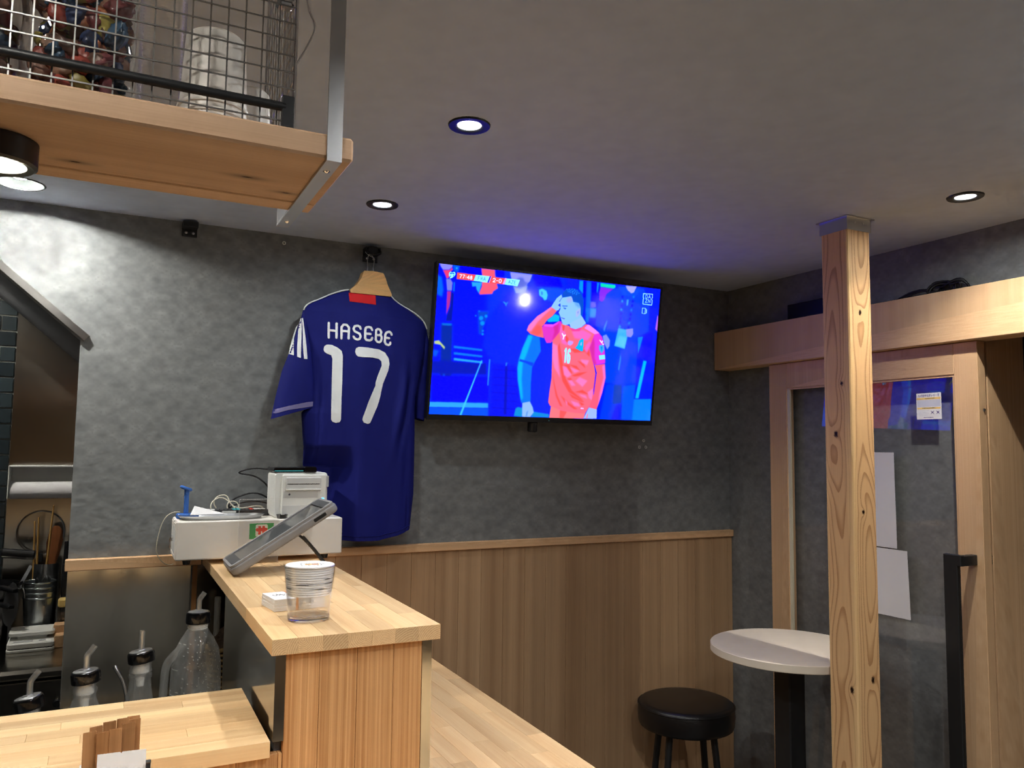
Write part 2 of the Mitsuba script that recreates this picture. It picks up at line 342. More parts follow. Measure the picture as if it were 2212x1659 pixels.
# kitchen recess behind the slanted opening
ALC = 3.75
solo('wall_alcove', box(-1.3, 0.1, ALC, ALC + 0.08, 0, 2.6), 'grout', 'kitchen recess wall with dark tiles and a steel sheet', kind='structure')
part('wall_alcove', 'steel_sheet', box(-0.362, 0.02, ALC - 0.006, ALC - 0.001, 0.88, 2.3), 'steel_sheet', label='brushed steel wall sheet beside the dark tiles')
TH, TWD = 0.0622, 0.145
for r in range(22):
    z0 = 0.885 + r * TH
    x1 = -0.366
    off = 0.052 if r % 2 else 0.125
    edges = [x1, x1 - off] + [x1 - off - TWD * (i + 1) for i in range(4)]
    for i in range(5):
        a, b = edges[i + 1] + 0.002, edges[i] - (0.002 if i else 0.0)
        m = box(a, b, ALC - 0.008, ALC, z0 + 0.0035, z0 + TH - 0.0035, 0.0012)
        part('wall_alcove', 'tile', m, 'tile_glaze', uv=const_uv(m, 0.5, rng.random()))
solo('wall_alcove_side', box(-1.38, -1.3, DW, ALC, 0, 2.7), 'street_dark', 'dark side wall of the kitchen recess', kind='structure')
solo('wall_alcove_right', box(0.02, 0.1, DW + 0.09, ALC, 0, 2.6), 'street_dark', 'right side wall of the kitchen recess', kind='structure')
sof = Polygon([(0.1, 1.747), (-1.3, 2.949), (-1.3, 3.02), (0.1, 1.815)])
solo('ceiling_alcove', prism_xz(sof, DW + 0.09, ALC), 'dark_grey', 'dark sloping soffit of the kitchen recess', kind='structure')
dx, dz = -0.859 / math.hypot(1, 0.859), 0  # along the slope
tr = LineString([(-0.080, 1.915), (-0.53, 2.302)])
ux, uz = (-0.45 / math.hypot(0.45, 0.387), 0.387 / math.hypot(0.45, 0.387)); nx_, nz_ = (-uz, ux)
p0 = np.array([-0.082, 1.904]); p1 = p0 + 0.53 * np.array([ux, uz]); w_ = 0.019
q = [p0, p1, p1 + w_ * np.array([-nx_, -nz_]), p0 + w_ * np.array([-nx_, -nz_])]
q = [tuple(a) for a in q]
solo('trim_1', prism_xz(Polygon(q).intersection(sbox(-1, 0, 0.2, ZC - 0.001)), DW - 0.012, DW + 0.09), 'steel', 'polished steel edge strip along the slanted opening', kind='structure')

# what covers the back wall: steel behind the work counter, rails and the wooden wainscot
part('wall_back', 'steel_sheet', box(-0.091, 0.221, DW - 0.004, DW - 0.0005, 0.9, 1.274), 'steel_sheet', label='brushed steel splashback sheet below the left wooden rail')
part('wall_back', 'steel_sheet', box(0.240, 0.556, DW - 0.004, DW - 0.0005, 0.0, 1.262), 'steel_sheet', label='brushed steel sheet under the tall counter')
part('wall_back', 'wood_strip', box(0.226, 0.239, DW - 0.008, DW - 0.0005, 0.0, 1.27), 'plywood_edge', label='thin brown wooden strip between two steel sheets', uv=None)
part('wall_back', 'cap_rail', box(-0.098, 0.247, DW - 0.024, DW - 0.0005, 1.274, 1.305, 0.002), 'trim_wood', label='short pale wooden rail over the steel splashback')
part('wall_back', 'cap_rail', box(0.557, 2.249, DW - 0.024, DW - 0.0005, 1.278, 1.304, 0.002), 'trim_wood', label='long wooden cap rail of the wainscot')
xw = 0.557
while xw < 2.245:
    x1 = min(xw + 0.0835, 2.249)
    m = box(xw + 0.0003, x1 - 0.0003, DW - 0.012, DW - 0.0005, 0.08, 1.278, 0.0008)
    part('wall_back', 'wainscot_board', m, 'wainscot_wood', uv=const_uv(m, rng.random(), rng.random()))
    xw = x1
solo('baseboard_back', box(0.557, 2.249, DW - 0.014, DW, 0, 0.08), 'wainscot_wood', 'wooden baseboard under the wainscot', kind='structure')
for x, z, t in ((0.452, 2.251, 'white plastic wall plug with a hole below the hanging shelf end'), (1.824, 1.655, 'topmost of three small pale wall plugs below the television'),
                (1.804, 1.630, 'lower left of three small pale wall plugs below the television'), (1.834, 1.630, 'lower right of three small pale wall plugs below the television')):
    k = thing('wall_plug', t, 'wall plug')
    part(k, 'collar', move(lathe([(0.0022, 0), (0.0062, 0), (0.0058, 0.002), (0.0026, 0.0026), (0.0022, 0)], 20), (x, DW, z), rx=math.pi / 2), 'light_grey')
    part(k, 'hole', move(lathe([(0, 0.0004), (0.0024, 0.0004)], 16), (x, DW, z), rx=math.pi / 2), 'black_plastic', label='dark screw hole')

# ------------------------------------------------------------------ lamps
def emit(L, col): return {'type': 'area', 'radiance': {'type': 'rgb', 'value': [float(UNIT * L * c) for c in col]}}
def downlight(x, y, label, inten, col, lens=True, group=None, cut=60.0, beam=14.0):
    k = thing('ceiling_downlight', label, 'ceiling light', group)
    part(k, 'trim_ring', lathe([(0.0245, ZC + 0.004), (0.0245, ZC - 0.001), (0.029, ZC - 0.0035), (0.042, ZC - 0.0035), (0.0435, ZC - 0.0005), (0.0435, ZC)], 48, (x, y, 0)), 'black_metal', smooth=30, label='black trim ring')
    scene[k + '__lens'] = mikit.ply(disc_down(0.0245, (x, y, ZC + 0.002 if lens else ZC - 0.001)), 'white_plastic')
    if lens: scene[k + '__lens']['emitter'] = emit(SPILL / (math.pi * 0.0245 ** 2), LENS)
    labels[k + '__lens'] = {'label': 'glowing round lens'}
    scene[k + '__beam'] = {'type': 'spot', 'to_world': mi.ScalarTransform4f().look_at([x, y, ZC - 0.006], [x, y, 0], [0, 1, 0]), 'intensity': {'type': 'rgb', 'value': [UNIT * inten * c for c in col]},
                           'cutoff_angle': cut, 'beam_width': beam}
downlight(0.623, 1.449, 'round black-rimmed downlight in the middle of the ceiling, right of the hanging shelf', BEAM_A, COLA)
downlight(0.628, 2.051, 'round black-rimmed downlight above the football shirt', BEAM_A * 0.55, COLA)
downlight(1.928, 1.258, 'round black-rimmed downlight right of the wooden post', BEAM_B, COLB)
downlight(0.625, 0.850, 'black-rimmed downlight just above the top edge of the picture', BEAM_A, COLA)
G_UN = 'downlights over the room outside the picture'
for (x, y, i, c, cut, beam) in ((0.625, 0.25, 3.0, COLA, 76, 30), (0.625, -0.6, 3.0, COLA, 78, 34), (1.928, 0.65, BEAM_B * 0.9, COLB, 44, 12), (1.928, 0.05, BEAM_B * 0.7, COLB, 50, 14), (-0.7, 0.6, 1.4, COLA, 66, 20)):
    downlight(x, y, 'round black-rimmed downlight of the room outside the picture', i, c, lens=False, group=G_UN, cut=cut, beam=beam)
k = thing('ceiling_downlight', 'wide white-coned downlight washing the wall by the kitchen opening', 'ceiling light')
X, Y = -0.240, 2.330
part(k, 'rim', lathe([(0.0535, ZC + 0.002), (0.0535, ZC - 0.0015), (0.0565, ZC - 0.002), (0.0585, ZC)], 56, (X, Y, 0)), 'black_metal', smooth=30, label='thin dark rim')
part(k, 'reflector', lathe([(0.0535, ZC), (0.047, ZC + 0.006), (0.034, ZC + 0.012), (0.015, ZC + 0.0140)], 56, (X, Y, 0)), 'reflector', smooth=True, label='pale reflector cone')
scene[k + '__lamp'] = {**mikit.ply(disc_down(0.014, (X, Y, ZC + 0.0135)), 'white_plastic'), 'emitter': emit(WASH / (math.pi * 0.014 ** 2), (1.0, 0.97, 0.90))}
labels[k + '__lamp'] = {'label': 'small bright lamp'}
G_KW = 'wide downlights over the kitchen side outside the picture'
for (X, Y, I) in ((-0.236, 1.73, 0.35), (-0.236, 0.53, 0.8)):
    k = thing('ceiling_downlight', 'wide white-coned downlight over the kitchen side outside the picture', 'ceiling light', G_KW)
    part(k, 'rim', lathe([(0.050, ZC - 0.001), (0.050, ZC - 0.004), (0.0565, ZC - 0.005), (0.0585, ZC - 0.0005)], 40, (X, Y, 0)), 'black_metal', smooth=30)
    scene[k + '__lamp'] = {**mikit.ply(disc_down(0.03, (X, Y, ZC - 0.003)), 'white_plastic'), 'emitter': emit(I / (math.pi * 0.03 ** 2), (1.0, 0.96, 0.87))}
k = thing('recess_lamp', 'small round lamp under the kitchen soffit outside the picture', 'lamp')
part(k, 'can', cyl(0.045, 2.282, 2.345, (-0.62, 3.25), 32, 0.003), 'black_metal', smooth=30)
scene[k + '__lens'] = {**mikit.ply(disc_down(0.035, (-0.62, 3.25, 2.2815)), 'white_plastic'), 'emitter': emit(1.8 / (math.pi * 0.035 ** 2), (1.0, 0.95, 0.85))}
k = thing('wall_lamp', 'small bright wall lamp beside the entrance outside the picture', 'wall lamp')
part(k, 'body', move(cyl(0.05, 0, 0.03, n=32, b=0.004), (2.25, 0.156, 1.970), ry=-math.pi / 2), 'black_metal', smooth=30)
scene[k + '__lens'] = {**mikit.ply(move(disc_down(0.030, (0, 0, 0)), (2.2195, 0.156, 1.970), ry=math.pi / 2), 'white_plastic'), 'emitter': emit(260.0, (1, 0.97, 0.9))}
labels[k + '__lens'] = {'label': 'glowing lens'}

# ------------------------------------------------------------------ counters
def staves(parent, x0, x1, y0, y1, z0, z1, axis, m_, width=0.042, lmin=0.22, lmax=0.42, endcap=None):
    """glued staves, every one a piece of its own"""
    A0, A1, L0, L1 = (x0, x1, y0, y1) if axis == 'y' else (y0, y1, x0, x1)
    n = max(1, round((A1 - A0) / width)); w = (A1 - A0) / n
    for i in range(n):
        a, l = A0 + i * w, L0
        first = True
        while l < L1 - 1e-6:
            ln = rng.uniform(lmin, lmax)
            if first: ln *= rng.uniform(0.3, 1)
            e = l + ln
            if L1 - e < 0.08: e = L1
            g = 0.00012
            bb = (a + g, a + w - g, l + g, e - g, z0, z1) if axis == 'y' else (l + g, e - g, a + g, a + w - g, z0, z1)
            m = box(*bb, 0.0004)
            part(parent, 'stave', m, m_, uv=const_uv(m, rng.random(), rng.random()))
            if endcap and first:
                m2 = box(a + g, a + w - g, L0 - 0.0006, L0 + 0.0002, z0 + 0.0006, z1 - 0.0006) if axis == 'y' else None
                if m2 is not None: part(parent, 'end_grain', m2, endcap, uv=const_uv(m2, rng.random(), rng.random()))
            l = e; first = False

CT = 1.300
k = thing('tall_counter', 'tall counter block with a laminated pine top carrying the tablet and the cash drawer', 'counter')
staves(k, 0.2515, 0.549, 1.371, 2.497, CT - 0.0265, CT, 'y', 'pine_along_y', endcap='pine_end_grain')
xs = [0.2775, 0.335, 0.4005, 0.4665, 0.520]
for a, b in zip(xs[:-1], xs[1:]):
    m = box(a + 0.0003, b - 0.0003, 1.386, 1.402, 0.0, CT - 0.0275, 0.0006)
    part(k, 'front_board', m, 'cedar_panel', uv=const_uv(m, rng.random(), rng.random()))
part(k, 'steel_edge', cat(box(0.2605, 0.2775, 1.384, 1.3865, 1.131, CT - 0.0275), box(0.2605, 0.2640, 1.384, 1.426, 1.131, CT - 0.0275)), 'steel_strip', label='steel corner strip on the left edge')
part(k, 'steel_edge', cat(box(0.520, 0.538, 1.384, 1.3865, 0.0, CT - 0.0275), box(0.536, 0.538, 1.384, 1.425, 0.0, CT - 0.0275)), 'steel_strip', label='steel corner strip on the right edge')
part(k, 'side_sheet', box(0.2640, 0.2655, 1.425, 2.063, 0.9, CT - 0.0275), 'steel_mirror', label='polished steel side towards the kitchen')
part(k, 'side_panel', box(0.5200, 0.5355, 1.425, 2.495, 0.0, CT - 0.0275), 'cedar_panel', uv=None)
part(k, 'frame', box(0.2655, 0.52, 1.402, 1.44, 0.0, CT - 0.0275), 'dark_grey')

k = thing('serving_ledge', 'low laminated pine ledge in front of the pour bottles', 'counter')
staves(k, -0.72, 0.2545, 1.372, 1.693, 1.111, 1.137, 'x', 'pine_along_x', width=0.040, lmin=0.25, lmax=0.5)
k = thing('bar_front', 'reddish wooden board front of the bar under the serving ledge', 'panel')
xx = -0.72
while xx < 0.2765:
    e = min(xx + 0.066, 0.2770)
    m = box(xx + 0.0003, e - 0.0003, 1.386, 1.402, 0.0, 1.1105, 0.0006)
    part(k, 'front_board', m, 'cedar_panel', uv=const_uv(m, rng.random(), rng.random())); xx = e

part('bar_front', 'back_panel', box(-0.72, 0.2545, 1.665, 1.680, 0.0, 1.1105), 'grey_plastic', label='grey laminate back towards the kitchen')
k = thing('low_counter', 'low laminated pine counter right of the tall counter', 'counter')
staves(k, 0.541, 0.874, 0.55, 2.487, 0.968, 1.000, 'y', 'pine_along_y', width=0.042, lmin=0.25, lmax=0.5)
part(k, 'base', box(0.56, 0.62, 0.6, 2.48, 0, 0.968), 'cedar_panel')
part(k, 'support', box(0.62, 0.84, 2.44, 2.47, 0, 0.968), 'cedar_panel')
k = thing('customer_ledge', 'narrow pine ledge in front of the serving ledge carrying the chopstick sleeves', 'counter')
staves(k, -0.72, 0.538, 1.06, 1.382, 0.968, 1.000, 'x', 'pine_along_x', width=0.046, lmin=0.3, lmax=0.5)
part(k, 'base', box(-0.70, 0.52, 1.3, 1.38, 0, 0.968), 'cedar_panel')

# work counter behind the serving ledge and the kitchen counter in the recess
k = thing('work_counter', 'steel work counter behind the serving ledge under the pour bottles', 'counter')
part(k, 'top', box(-1.2, 0.262, 1.70, 2.475, 0.810, 0.850, 0.003), 'steel_sheet')
part(k, 'upstand', box(-1.2, 0.262, 2.40, 2.475, 0.850, 0.905, 0.003), 'steel_sheet', label='raised steel rim along the wall')
part(k, 'rubber_mat', box(-1.0, 0.235, 1.73, 2.39, 0.8503, 0.8545, 0.001), 'mat_rubber', label='black rubber mat')
part(k, 'cabinet', box(-1.2, 0.262, 1.74, 2.47, 0, 0.81), 'dark_grey')
part(k, 'top_right', box(0.27, 0.515, 2.07, 2.475, 0.865, 0.905, 0.003), 'steel_sheet')
part(k, 'cabinet_right', box(0.27, 0.515, 2.08, 2.47, 0, 0.865), 'dark_grey')
k = thing('kitchen_counter', 'steel kitchen counter in the recess carrying the scale and the pails', 'counter')
part(k, 'top', prism_yz([(3.075, 0.850), (3.068, 0.856), (3.068, 0.870), (3.080, 0.880), (3.735, 0.880), (3.735, 0.850)], -1.28, 0.015), 'steel_sheet')
part(k, 'front', box(-1.28, 0.015, 3.085, 3.10, 0.0, 0.838, 0.003), 'steel_sheet', label='plain steel front below a dark gap')
part(k, 'body', box(-1.27, 0.01, 3.11, 3.72, 0, 0.85), 'black_metal')
part(k, 'knob', move(cyl(0.012, 0, 0.02, n=20, b=0.002), (-0.122, 3.085, 0.765), rx=math.pi / 2), 'black_plastic', smooth=30, label='dark knob')

# ------------------------------------------------------------------ things on the tall counter
# the tumbler and its stack of coasters
GX, GY = 0.340, 1.505
k = thing('glass_tumbler', 'clear glass tumbler holding a stack of white coasters on the tall counter', 'glass')
part(k, 'wall', lathe([(0.0385, CT + 0.0105), (0.0395, CT + 0.02), (0.0465, CT + 0.0985)], 64, (GX, GY, 0)), 'thin_glass', smooth=True)
part(k, 'inner_wall', lathe([(0.0362, CT + 0.0115), (0.0373, CT + 0.02), (0.0448, CT + 0.0985)], 64, (GX, GY, 0)), 'thin_glass', smooth=True)
part(k, 'rim', lathe([(0.0448, CT + 0.0985), (0.0452, CT + 0.0993), (0.0460, CT + 0.0993), (0.0465, CT + 0.0985), (0.0456, CT + 0.0981), (0.0448, CT + 0.0985)], 64, (GX, GY, 0)), 'solid_glass', smooth=True)
part(k, 'base', lathe([(0, CT + 0.0004), (0.034, CT + 0.0004), (0.0375, CT + 0.0025), (0.0385, CT + 0.0104), (0.0360, CT + 0.0104), (0.030, CT + 0.0085), (0, CT + 0.0075)], 64, (GX, GY, 0)), 'solid_glass', smooth=40, label='thick glass base')
NC = 13
ORD = ['first', 'second', 'third', 'fourth', 'fifth', 'sixth', 'seventh', 'eighth', 'ninth', 'tenth', 'eleventh', 'twelfth', 'thirteenth']
for i in range(NC):
    z = CT + 0.046 + i * 0.00425
    r = min(0.0372 + (z + 0.004 - CT - 0.02) * 0.0955 - 0.0006, 0.0443)
    ax, ay = rng.normal(0, 0.0003), rng.normal(0, 0.0003)
    top = i == NC - 1
    m = cyl(r if not i == NC - 2 else r - 0.0012, z, z + (0.0036 if not top else 0.0038), (GX + ax, GY + ay), 56, 0.0008)
    if not top:
        solo('coaster', m, 'white_paper', f'plain white coaster, {ORD[NC - 1 - i]} from the top of the stack in the tumbler', 'coaster', 'white coasters stacked in the tumbler', smooth=35)
    else:
        kk = thing('coaster', 'printed white coaster on top of the stack in the tumbler', 'coaster', 'white coasters stacked in the tumbler')
        part(kk, 'disc', m, 'white_paper', smooth=35)
        zt = z + 0.0038
        tilt = 0.0
        def pr(name, pts, mm, lab=None): part(kk, name, prism_xy([(GX + a, GY + b) for a, b in pts], zt, zt + 0.00025), mm, label=lab)
        pr('print', [(-0.011, -0.010), (0.006, -0.013), (0.008, 0.002), (-0.009, 0.005)], 'orange_print', 'orange printed block')
        pr('print', [(0.006, -0.013), (0.014, -0.0143), (0.016, 0.0007), (0.008, 0.002)], 'orange_print')
        for (a, b, c, d) in ((0.002, -0.008, 0.0045, -0.0085), (0.006, -0.0088, 0.0085, -0.009), (0.0095, -0.0092, 0.012, -0.0097), (0.0025, -0.003, 0.005, -0.0035), (0.0065, -0.0038, 0.0085, -0.004), (0.010, -0.0042, 0.013, -0.0047)):
            pp = [(a, b - 0.0018), (c, d - 0.0018), (c + 0.0004, d + 0.0018), (a + 0.0004, b + 0.0018)]
            part(kk, 'print', prism_xy([(GX + x, GY + y) for x, y in pp], zt + 0.0003, zt + 0.0005), 'ink_purple')
        for b in (-0.0065, -0.003, 0.0005):
            part(kk, 'print', prism_xy([(GX - 0.0095, GY + b), (GX - 0.001, GY + b - 0.0015), (GX - 0.001, GY + b - 0.0008), (GX - 0.0095, GY + b + 0.0007)], zt + 0.0003, zt + 0.0005), 'ink')
        ol = LineString([(-0.017, -0.013), (-0.0165, 0.006), (-0.012, 0.013), (0.010, 0.010), (0.019, 0.003), (0.018, -0.016)]).buffer(0.0005)
        part(kk, 'print', prism_xy(Polygon([(GX + x, GY + y) for x, y in ol.exterior.coords]), zt, zt + 0.00025), 'ink', label='dark outline drawing')
        for a in (0.0225, 0.0255):
            arc = LineString([(a * math.cos(t), -0.006 + a * math.sin(t)) for t in np.linspace(-0.25, 0.25, 8)]).buffer(0.0004)
            part(kk, 'print', prism_xy(Polygon([(GX + x, GY + y) for x, y in arc.exterior.coords]), zt, zt + 0.00025), 'ink')
        for a in (-0.021, -0.015, -0.008, 0.001, 0.008, 0.0145):
            part(kk, 'print', prism_xy([(GX + a, GY - 0.019 - 0.03 * (a + 0.02) * 0.1), (GX + a + 0.004, GY - 0.0195), (GX + a + 0.0035, GY - 0.0165), (GX + a + 0.001, GY - 0.016)], zt, zt + 0.00025), 'ink')

# pack of white cards
k = thing('card_pack', 'pack of white cards with an orange paper band behind the tumbler', 'cards')
a = math.atan2(1.624 - 1.592, 0.390 - 0.294)
for i in range(8):
    m = box(0, 0.102, 0, 0.082, i * 0.0029, i * 0.0029 + 0.00275, 0.0004)
    part(k, 'card_layer', move(m, (0.2935 + rng.normal(0, .0004), 1.592 + rng.normal(0, .0004), CT + 0.0005), rz=a - 0.20), 'white_paper')
part(k, 'band', move(cat(box(0.043, 0.0475, -0.0008, 0.0, 0, 0.0236), box(0.043, 0.0475, -0.0008, 0.0828, 0.0232, 0.0238)), (0.2935, 1.592, CT + 0.0005), rz=a - 0.20), 'orange_band', label='orange band')
for j, (u, v) in enumerate(((0.012, 0.05), (0.020, 0.055), (0.027, 0.05))):
    ln = LineString([(u, v), (u + 0.004, v - 0.012), (u + 0.008, v - 0.002)]).buffer(0.0006)
    part(k, 'print', move(prism_xy(ln, 0.0233, 0.0235), (0.2935, 1.592, CT + 0.0005), rz=a - 0.20), 'ink')

# tablet in a grey rugged case on its kick stand
k = thing('tablet', 'tablet in a thick grey rubber case propped up on a black kick stand', 'tablet')
TL, TD, TT = 0.297, 0.168, 0.0255
ang = math.atan2(1.453 - 1.306, 0.520 - 0.283)
def tb(m): return move(m, (0.2800, 2.034, CT + 0.0008), ry=-ang)
outer = Polygon([(0, 0), (TL, 0), (TL, TD), (0, TD)]).buffer(-0.022).buffer(0.022, quad_segs=8)
ring = outer.difference(Polygon([(0.03, 0.016), (TL - 0.03, 0.016), (TL - 0.03, TD - 0.016), (0.03, TD - 0.016)]).buffer(-0.004).buffer(0.004))
def slab(poly, z0, z1, b):
    import manifold3d as m3
    out = []
    for g in getattr(poly, 'geoms', [poly]): out.append(g)
    return prism_xy(poly, z0, z1)
slotp = sbox(0.222, 0.262, -0.01, 0.010)
def rounded_slab(poly, z0, z1, r, n=5):
    ms = []
    lv = [(z0 + r * (1 - math.cos(t)), -r * (1 - math.sin(t))) for t in np.linspace(0, math.pi / 2, n)]
    lv += [(z1 - r * (1 - math.cos(t)), -r * (1 - math.sin(t))) for t in np.linspace(math.pi / 2, 0, n)]
    N = 160
    rings = []
    for z, off in lv:
        g = poly.buffer(off, quad_segs=8) if off else poly
        L = g.exterior.length
        pts = np.array([g.exterior.interpolate(i / N, normalized=True).coords[0] for i in range(N)])
        s0 = np.argmin(pts[:, 0] * 1 + abs(pts[:, 1] - TD / 2) * 3); pts = np.roll(pts, -s0, 0)
        rings.append(np.c_[pts, np.full(N, z)])
    v = np.vstack(rings); i = np.arange(N); j = (i + 1) % N; f = []
    for q in range(len(lv) - 1):
        f += [np.stack([q * N + i, q * N + j, (q + 1) * N + j], 1), np.stack([q * N + i, (q + 1) * N + j, (q + 1) * N + i], 1)]
    v = np.vstack([v, [[TL / 2, TD / 2, z0], [TL / 2, TD / 2, z1]]]); c0, c1 = len(v) - 2, len(v) - 1
    f += [np.stack([j, i, np.full(N, c0)], 1), np.stack([(len(lv) - 1) * N + i, (len(lv) - 1) * N + j, np.full(N, c1)], 1)]
    m = trimesh.Trimesh(v, np.vstack(f), process=False)
    if m.volume < 0: m.invert()
    return m
part(k, 'case', tb(rounded_slab(outer, 0, TT - 0.003, 0.007)), 'rubber_grey', smooth=40)
part(k, 'case_rim', tb(prism_xy(outer.buffer(-0.0035).difference(Polygon([(0.034, 0.018), (TL - 0.034, 0.018), (TL - 0.034, TD - 0.018), (0.034, TD - 0.018)]).buffer(0.003)), TT - 0.0035, TT + 0.0012)), 'rubber_grey')
part(k, 'screen', tb(box(0.034, TL - 0.034, 0.0185, TD - 0.0185, TT - 0.003, TT - 0.0012)), 'screen_off', label='glossy screen')
for u in (0.010, TL - 0.033):
    part(k, 'end_plate', tb(box(u, u + 0.023, 0.020, TD - 0.020, TT - 0.002, TT + 0.0020, 0.0006)), 'dark_grey', label='darker grey end plate')
part(k, 'side_slot', tb(rbox(0.226, 0.262, -0.0004, 0.004, 0.0070, 0.0165, 0.0022, axis='y')), 'black_plastic', label='dark slot in the case side')
for s, (ly0, ly1) in enumerate(((0.030, 0.044), (0.050, 0.066))):
    pth = spline([(0.452 - 0.004 * s, 0, 1.3865), (0.474, 0, 1.362), (0.498, 0, 1.333), (0.521, 0, CT + 0.001)], 14)
    d = np.gradient(pth, axis=0); d /= np.linalg.norm(d, axis=1, keepdims=True); nn = np.stack([d[:, 2], 0 * d[:, 0], -d[:, 0]], 1) * 0.0028
    poly = Polygon([tuple(p[[0, 2]]) for p in np.vstack([pth + nn, (pth - nn)[::-1]])]).intersection(sbox(0, CT + 0.0002, 1, 2))
    part(k, 'stand_leg', prism_xz(poly, 2.034 + ly0 + 0.02, 2.034 + ly1 + 0.02), 'black_metal', label='black stand leg')

# ------------------------------------------------------------------ cash drawer and what lies on it
RZ = CT + 0.013
rw = 0.443; rd = 0.172; rh = 0.102; ra = math.atan2(2.288 - 2.292, 0.605 - 0.1625)
def rg(m): return move(m, (0.1625, 2.290, RZ), rz=ra)
k = thing('cash_drawer', 'white steel cash drawer on black feet at the wall end of the tall counter', 'cash drawer')
part(k, 'body', rg(box(0, rw, 0, rd, 0, rh, 0.003)), 'white_enamel')
part(k, 'side_frame', rg(cat(box(-0.0016, 0, 0.004, rd - 0.004, 0.004, 0.012), box(-0.0016, 0, 0.004, rd - 0.004, rh - 0.016, rh - 0.006), box(-0.0016, 0, 0.004, 0.014, 0.012, rh - 0.016), box(-0.0016, 0, rd - 0.014, rd - 0.004, 0.012, rh - 0.016))), 'white_enamel')
part(k, 'drawer_front', rg(box(-0.0012, 0, 0.016, rd - 0.016, 0.014, rh - 0.018)), 'light_grey', label='pale grey drawer front')
kl = part(k, 'lock', rg(move(cyl(0.0065, 0, 0.006, n=24, b=0.001), (-0.001, 0.100, 0.050), ry=-math.pi / 2)), 'chrome', smooth=30, label='round chrome lock')
part(kl, 'key', rg(cat(move(cyl(0.0055, 0, 0.0016, n=20), (-0.0085, 0.100, 0.036), ry=-math.pi / 2), box(-0.010, -0.006, 0.0985, 0.1015, 0.022, 0.05))), 'chrome', label='small key')
for x in (0.030, rw - 0.045):
    for y in (0.02, rd - 0.03): part(k, 'foot', rg(lathe([(0, -0.0128), (0.0085, -0.0128), (0.0105, -0.002), (0.0105, 0.0), (0, 0)], 24, (x, y, 0))), 'black_plastic', smooth=30, label='black foot')
ks = part(k, 'sticker', rg(box(0.186, 0.250, -0.0006, 0, rh - 0.052, rh - 0.010)), 'green_print', label='green sticker with a cream square and a red shape')
part(ks, 'square', rg(rbox(0.202, 0.234, -0.0010, -0.0006, rh - 0.046, rh - 0.013, 0.004, axis='y')), 'cream_print')
sh = unary_union([sbox(0.207, rh - 0.031, 0.229, rh - 0.023), Point(0.207, rh - 0.027).buffer(0.004), Point(0.229, rh - 0.027).buffer(0.004), sbox(0.210, rh - 0.040, 0.2155, rh - 0.018), sbox(0.2205, rh - 0.040, 0.226, rh - 0.018)]).buffer(0.0008)
part(ks, 'red_shape', rg(prism_xz(sh, -0.0013, -0.0010)), 'red_print')
ZT = RZ + rh
# steel change tray with a slip of paper
k = thing('change_tray', 'shallow oval steel tray with a folded white slip on the cash drawer', 'tray')
tx, ty = 0.282, 2.350
oval = lambda s, z, h: np.stack([tx + 0.112 * s * np.sign(np.cos(h)) * np.abs(np.cos(h)) ** 0.7, ty + 0.045 * s * np.sign(np.sin(h)) * np.abs(np.sin(h)) ** 0.7, np.full_like(h, z)], 1)
h_ = np.linspace(0, 2 * math.pi, 64, endpoint=False)
rings = [oval(0.86, ZT + 0.0005, h_), oval(0.92, ZT + 0.002, h_), oval(1.0, ZT + 0.0105, h_), oval(1.02, ZT + 0.0115, h_), oval(0.99, ZT + 0.0115, h_), oval(0.91, ZT + 0.003, h_), oval(0.85, ZT + 0.0018, h_)]
v = np.vstack(rings + [[[tx, ty, ZT + 0.0005]], [[tx, ty, ZT + 0.0018]]]); i = np.arange(64); j = (i + 1) % 64; f = []
for q in range(6): f += [np.stack([q * 64 + i, q * 64 + j, (q + 1) * 64 + j], 1), np.stack([q * 64 + i, (q + 1) * 64 + j, (q + 1) * 64 + i], 1)]
f += [np.stack([j, i, np.full(64, 7 * 64)], 1), np.stack([6 * 64 + i, 6 * 64 + j, np.full(64, 7 * 64 + 1)], 1)]
part(k, 'dish', trimesh.Trimesh(v, np.vstack(f), process=False), 'steel_satin', smooth=50)
solo('paper_slip', cat(prism_xy([(0.198, 2.338), (0.300, 2.346), (0.215, 2.372)], ZT + 0.014, ZT + 0.0144), trimesh.Trimesh([(0.199, 2.340, ZT + 0.012), (0.300, 2.350, ZT + 0.012), (0.212, 2.368, ZT + 0.036)], [[0, 1, 2], [2, 1, 0]], process=False)), 'white_paper', 'folded white paper slip lying in the steel tray', 'paper')
# blue stamp stand
k = thing('blue_scanner', 'blue plastic hand-held T-shaped reader standing at the left end of the cash drawer', 'reader')
part(k, 'handle', rbox(0.1865, 0.1990, 2.386, 2.398, ZT + 0.014, ZT + 0.080, 0.004, axis='z'), 'blue_plastic', smooth=40)
part(k, 'head', move(lathe([(0, 0), (0.014, 0), (0.017, 0.003), (0.017, 0.006), (0.014, 0.0085), (0, 0.0085)], 28), (0.189, 2.390, ZT + 0.079), ry=0.35), 'blue_plastic', smooth=35)
part(k, 'neck', rbox(0.1875, 0.1995, 2.384, 2.399, ZT + 0.066, ZT + 0.078, 0.003, axis='z'), 'blue_plastic', smooth=40)
part(k, 'base', rbox(0.168, 0.226, 2.375, 2.412, ZT, ZT + 0.014, 0.008, axis='z'), 'blue_plastic', smooth=40)
